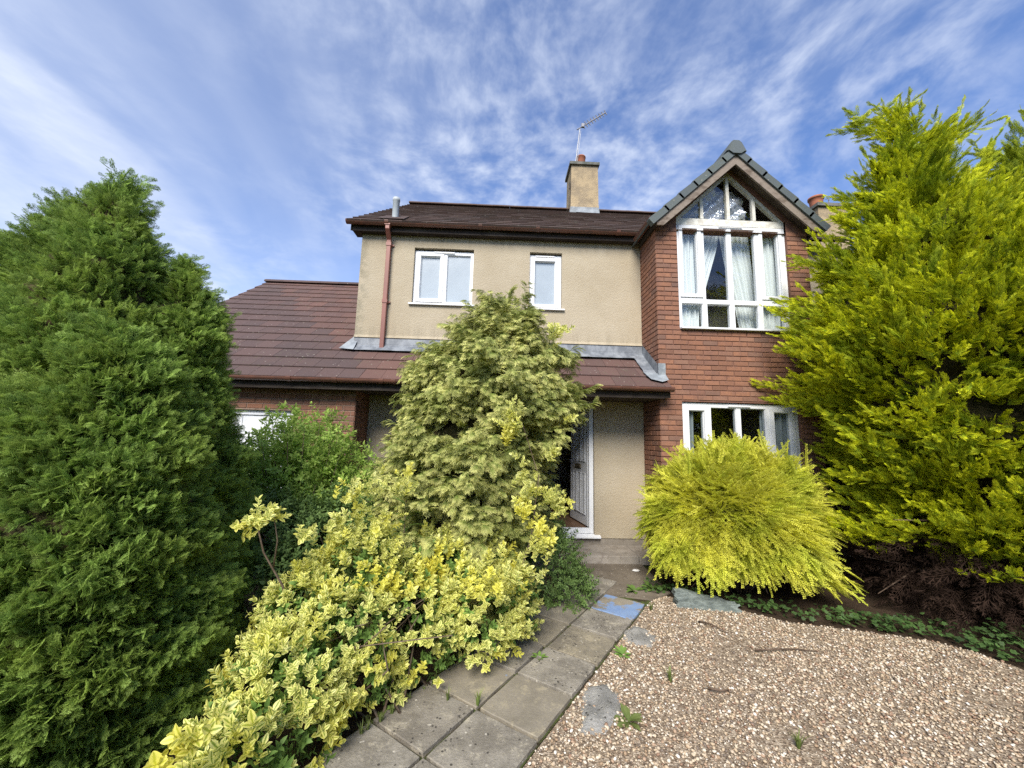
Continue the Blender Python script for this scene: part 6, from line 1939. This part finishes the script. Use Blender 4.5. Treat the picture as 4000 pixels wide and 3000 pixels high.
o = b.build("pebble", M["pebble"], smooth_=True); o.location = (1.87, 5.32, 0.016); o.scale = (1.2, 0.8, 1)
tag(o, "single white oval pebble on the concrete near the doorstep", "pebble")

# ------------------------------------------------------------------ curtains and the polythene behind the glass
def curtain(name, x_top, x_bot, z0, z1, y, mat, label, folds=7, tie=None, amp=0.02):
    """x_top,x_bot = (left,right) at the top and at the bottom; tie = (height, (l, r)) where it is gathered"""
    b = MB(); nx, nz = 48, 26
    vs_ = []
    for j in range(nz + 1):
        z = z1 + (z0 - z1) * j / nz
        if tie and z > tie[0]:
            q = (z1 - z) / (z1 - tie[0]); q = q * q * (3 - 2 * q) * 0.4 + q * 0.6
            l_, r_ = x_top[0] + (tie[1][0] - x_top[0]) * q, x_top[1] + (tie[1][1] - x_top[1]) * q
        elif tie:
            q = (tie[0] - z) / (tie[0] - z0 + 1e-6)
            l_, r_ = tie[1][0] + (x_bot[0] - tie[1][0]) * q, tie[1][1] + (x_bot[1] - tie[1][1]) * q
        else:
            q = j / nz; l_, r_ = x_top[0] + (x_bot[0] - x_top[0]) * q, x_top[1] + (x_bot[1] - x_top[1]) * q
        for i in range(nx + 1):
            u = i / nx
            vs_.append((l_ + (r_ - l_) * u, y + amp * math.sin(u * folds * 2 * math.pi + 1.4 * math.sin(u * 5.0 + folds) + 0.6 * math.sin(j * 0.25)) + 0.010 * math.sin(u * 17 + j * 0.11), z))
    fs = [(j * (nx + 1) + i, j * (nx + 1) + i + 1, (j + 1) * (nx + 1) + i + 1, (j + 1) * (nx + 1) + i) for j in range(nz) for i in range(nx)]
    b.add(vs_, fs)
    return tag(b.build(name, mat, smooth_=True, fix=False), label, "curtain")
yc_ = BY + 0.17
curtain("curtain", (2.70, 3.10), (2.70, 3.05), 3.40, 5.08, yc_, M["curtain_white"], "white net curtain behind the left casement of the bedroom bay window", 6)
curtain("curtain", (3.08, 3.50), (2.72, 3.05), 3.40, 5.08, yc_ + 0.10, M["curtain_white"], "white net curtain swept left across the second light of the bedroom bay window", 7, (3.75, (2.75, 3.14)))
curtain("curtain", (3.52, 3.98), (3.80, 4.10), 3.40, 5.08, yc_ + 0.10, M["curtain_white"], "white net curtain swept right across the third light of the bedroom bay window", 7, (3.70, (3.74, 4.06)))
curtain("curtain", (3.98, 4.40), (4.02, 4.40), 3.40, 5.08, yc_, M["curtain_white"], "white net curtain behind the right casement of the bedroom bay window", 6)
curtain("curtain", (2.66, 2.90), (2.66, 2.88), 0.5, 2.36, yc_ - 0.04, M["curtain_grey"], "pale grey curtain at the left side of the ground floor bay window", 4)
curtain("curtain", (3.90, 4.42), (3.92, 4.42), 0.5, 2.36, yc_ - 0.04, M["curtain_grey"], "pale grey curtain at the right side of the ground floor bay window", 6)
b = MB(); nx, nz = 46, 30
pr_ = np.random.default_rng(3); ph = pr_.uniform(0, 6.28, 12)
vs_ = []
for j in range(nz + 1):
    for i in range(nx + 1):
        u, v = i / nx, j / nz
        x = 2.86 + u * 1.02; top = min(5.78, 5.22 + (0.87 - abs(x - BC)) * 0.92)
        z = 5.20 + v * (top - 5.20)
        w_ = 0.03 * math.sin(9 * u + 5 * v + ph[0]) + 0.022 * math.sin(21 * u - 13 * v + ph[1]) + 0.014 * math.sin(37 * u + 31 * v + ph[2]) + 0.008 * math.sin(61 * u - 55 * v + ph[3])
        vs_.append((x, BY + 0.17 + w_, z))
b.add(vs_, [(j * (nx + 1) + i, j * (nx + 1) + i + 1, (j + 1) * (nx + 1) + i + 1, (j + 1) * (nx + 1) + i) for j in range(nz) for i in range(nx)])
tag(b.build("plastic_sheet", M["polythene"], smooth_=True, fix=False), "crumpled clear plastic sheet behind the triangular gable glazing", "plastic sheet")

# ------------------------------------------------------------------ television aerial
AE = empty("television_aerial", (1.86, 9.5, 8.95), "thin television aerial on a mast above the chimney", "aerial")
b = MB(); b.tube([(1.86, 9.5, 8.95), (2.0, 9.5, 10.22)], 0.014, 8); b.build("mast", M["steel"], AE)
b = MB(); b.tube([(1.90, 9.48, 8.95), (2.02, 9.48, 10.1)], 0.005, 6); b.build("cable", M["steel"], AE)
A0, A1 = Vector((1.92, 9.5, 10.16)), Vector((2.70, 9.45, 10.68))
b = MB(); b.tube([A0, A1], 0.018, 8); BO = b.build("boom", M["metal"], AE)
dirn = (A1 - A0).normalized()
el = Vector((-0.5, -0.15, 0.8)); el = (el - el.dot(dirn) * dirn).normalized()
for i in range(9):
    p = A0 + (A1 - A0) * (0.22 + 0.78 * i / 8)
    h = 0.085 - 0.002 * i
    b = MB(); b.tube([p - el * h, p + el * h], 0.014, 6); b.build("element", M["metal"], AE)
b = MB(); p = A0 + (A1 - A0) * 0.20; b.box(p.x - 0.04, p.x + 0.04, p.y - 0.03, p.y + 0.03, p.z - 0.03, p.z + 0.07); b.build("junction_box", M["metal"], AE)

# ------------------------------------------------------------------ neighbour's house behind the golden cypress
NH = empty("neighbour_house", (8.6, 9.5, 0), "neighbouring house whose beige chimney shows behind the golden cypress", "house")
b = MB()
b.poly([(7.75, 8.6, 0), (12.5, 8.6, 0), (12.5, 8.6, 4.9), (7.75, 8.6, 4.9)]); b.poly([(7.75, 8.6, 0), (7.75, 8.6, 4.9), (7.75, 11.8, 6.9), (7.75, 15, 4.9), (7.75, 15, 0)]); b.poly([(12.5, 8.6, 0), (12.5, 8.6, 4.9), (12.5, 11.8, 6.9), (12.5, 15, 4.9), (12.5, 15, 0)]); b.poly([(7.75, 15, 0), (12.5, 15, 0), (12.5, 15, 4.9), (7.75, 15, 4.9)])
b.build("wall", M["render"], NH, fix=False)
b = MB(); b.poly([(7.65, 8.4, 4.85), (12.6, 8.4, 4.85), (12.6, 11.8, 7.0), (7.65, 11.8, 7.0)], 0.3); b.poly([(7.65, 15.2, 4.85), (12.6, 15.2, 4.85), (12.6, 11.8, 7.0), (7.65, 11.8, 7.0)], 0.6)
b.build("roof", M["tile_main"], NH, fix=False, attr="rnd")
ch = chimney(7.34, 8.05, 8.15, 8.58, 0.0, 7.28, NH)
b = MB(); b.lathe(7.50, 8.36, [(0.125, 7.34), (0.135, 7.5), (0.15, 7.58), (0.165, 7.585), (0.165, 7.63), (0.135, 7.63), (0.13, 7.5)], 24); b.build("chimney_pot", M["pot"], ch, smooth_=True)
b = MB(); b.tube([(7.82, 8.36, 7.35), (7.82, 8.36, 7.62)], 0.013, 8); b.tube([(7.72, 8.36, 7.60), (7.98, 8.2, 7.66)], 0.008, 6)
for q in ((7.90, 8.25, 7.64), (7.96, 8.21, 7.655)): b.tube([(q[0] - 0.02, q[1] - 0.02, q[2] - 0.13), (q[0] + 0.02, q[1] + 0.02, q[2] + 0.15)], 0.006, 6)
b.build("aerial", M["metal"], ch)

# ------------------------------------------------------------------ trees across the road, mirrored in the bay windows
fr = random.Random(31)
for (x, y_, h, rad, lb_) in ((9.4, -5.2, 8.4, 1.9, "pointed dark conifer mirrored in the middle panes of the bedroom bay window"), (6.3, -7.5, 5.6, 2.4, "broad dark tree mirrored in the ground floor bay window"), (12.8, -6.2, 6.6, 2.4, "wide dark tree mirrored in the right lights of the bay windows")):
    ft = empty("roadside_tree", (x, y_, 0), lb_, "tree", "trees across the road")
    trunk(ft, [(x, y_, -0.05), (x, y_, h * 0.5), (x, y_, h * 0.9)], 0.14, 0.02)
    prof_r = [rad * q for q in ((0.75, 1.0, 0.95, 0.7, 0.4, 0.05) if h > 8 else (0.8, 1.0, 1.05, 0.95, 0.7, 0.15))]
    p, o_, r_ = profile_sample(2600, x, y_, [h * q for q in (0.03, 0.15, 0.4, 0.65, 0.85, 1.0)], prof_r, 0.0)
    p = p - o_ * (rng.random(len(p)) * 0.5)[:, None]
    scatter("crown", ft, M["fol_far"], FROND_A, p, unit(o_ + rng.normal(size=p.shape) * 0.4 + UP * 0.3), o_ + rng.normal(size=p.shape) * 0.4, rng.uniform(0.35, 0.6, len(p)))
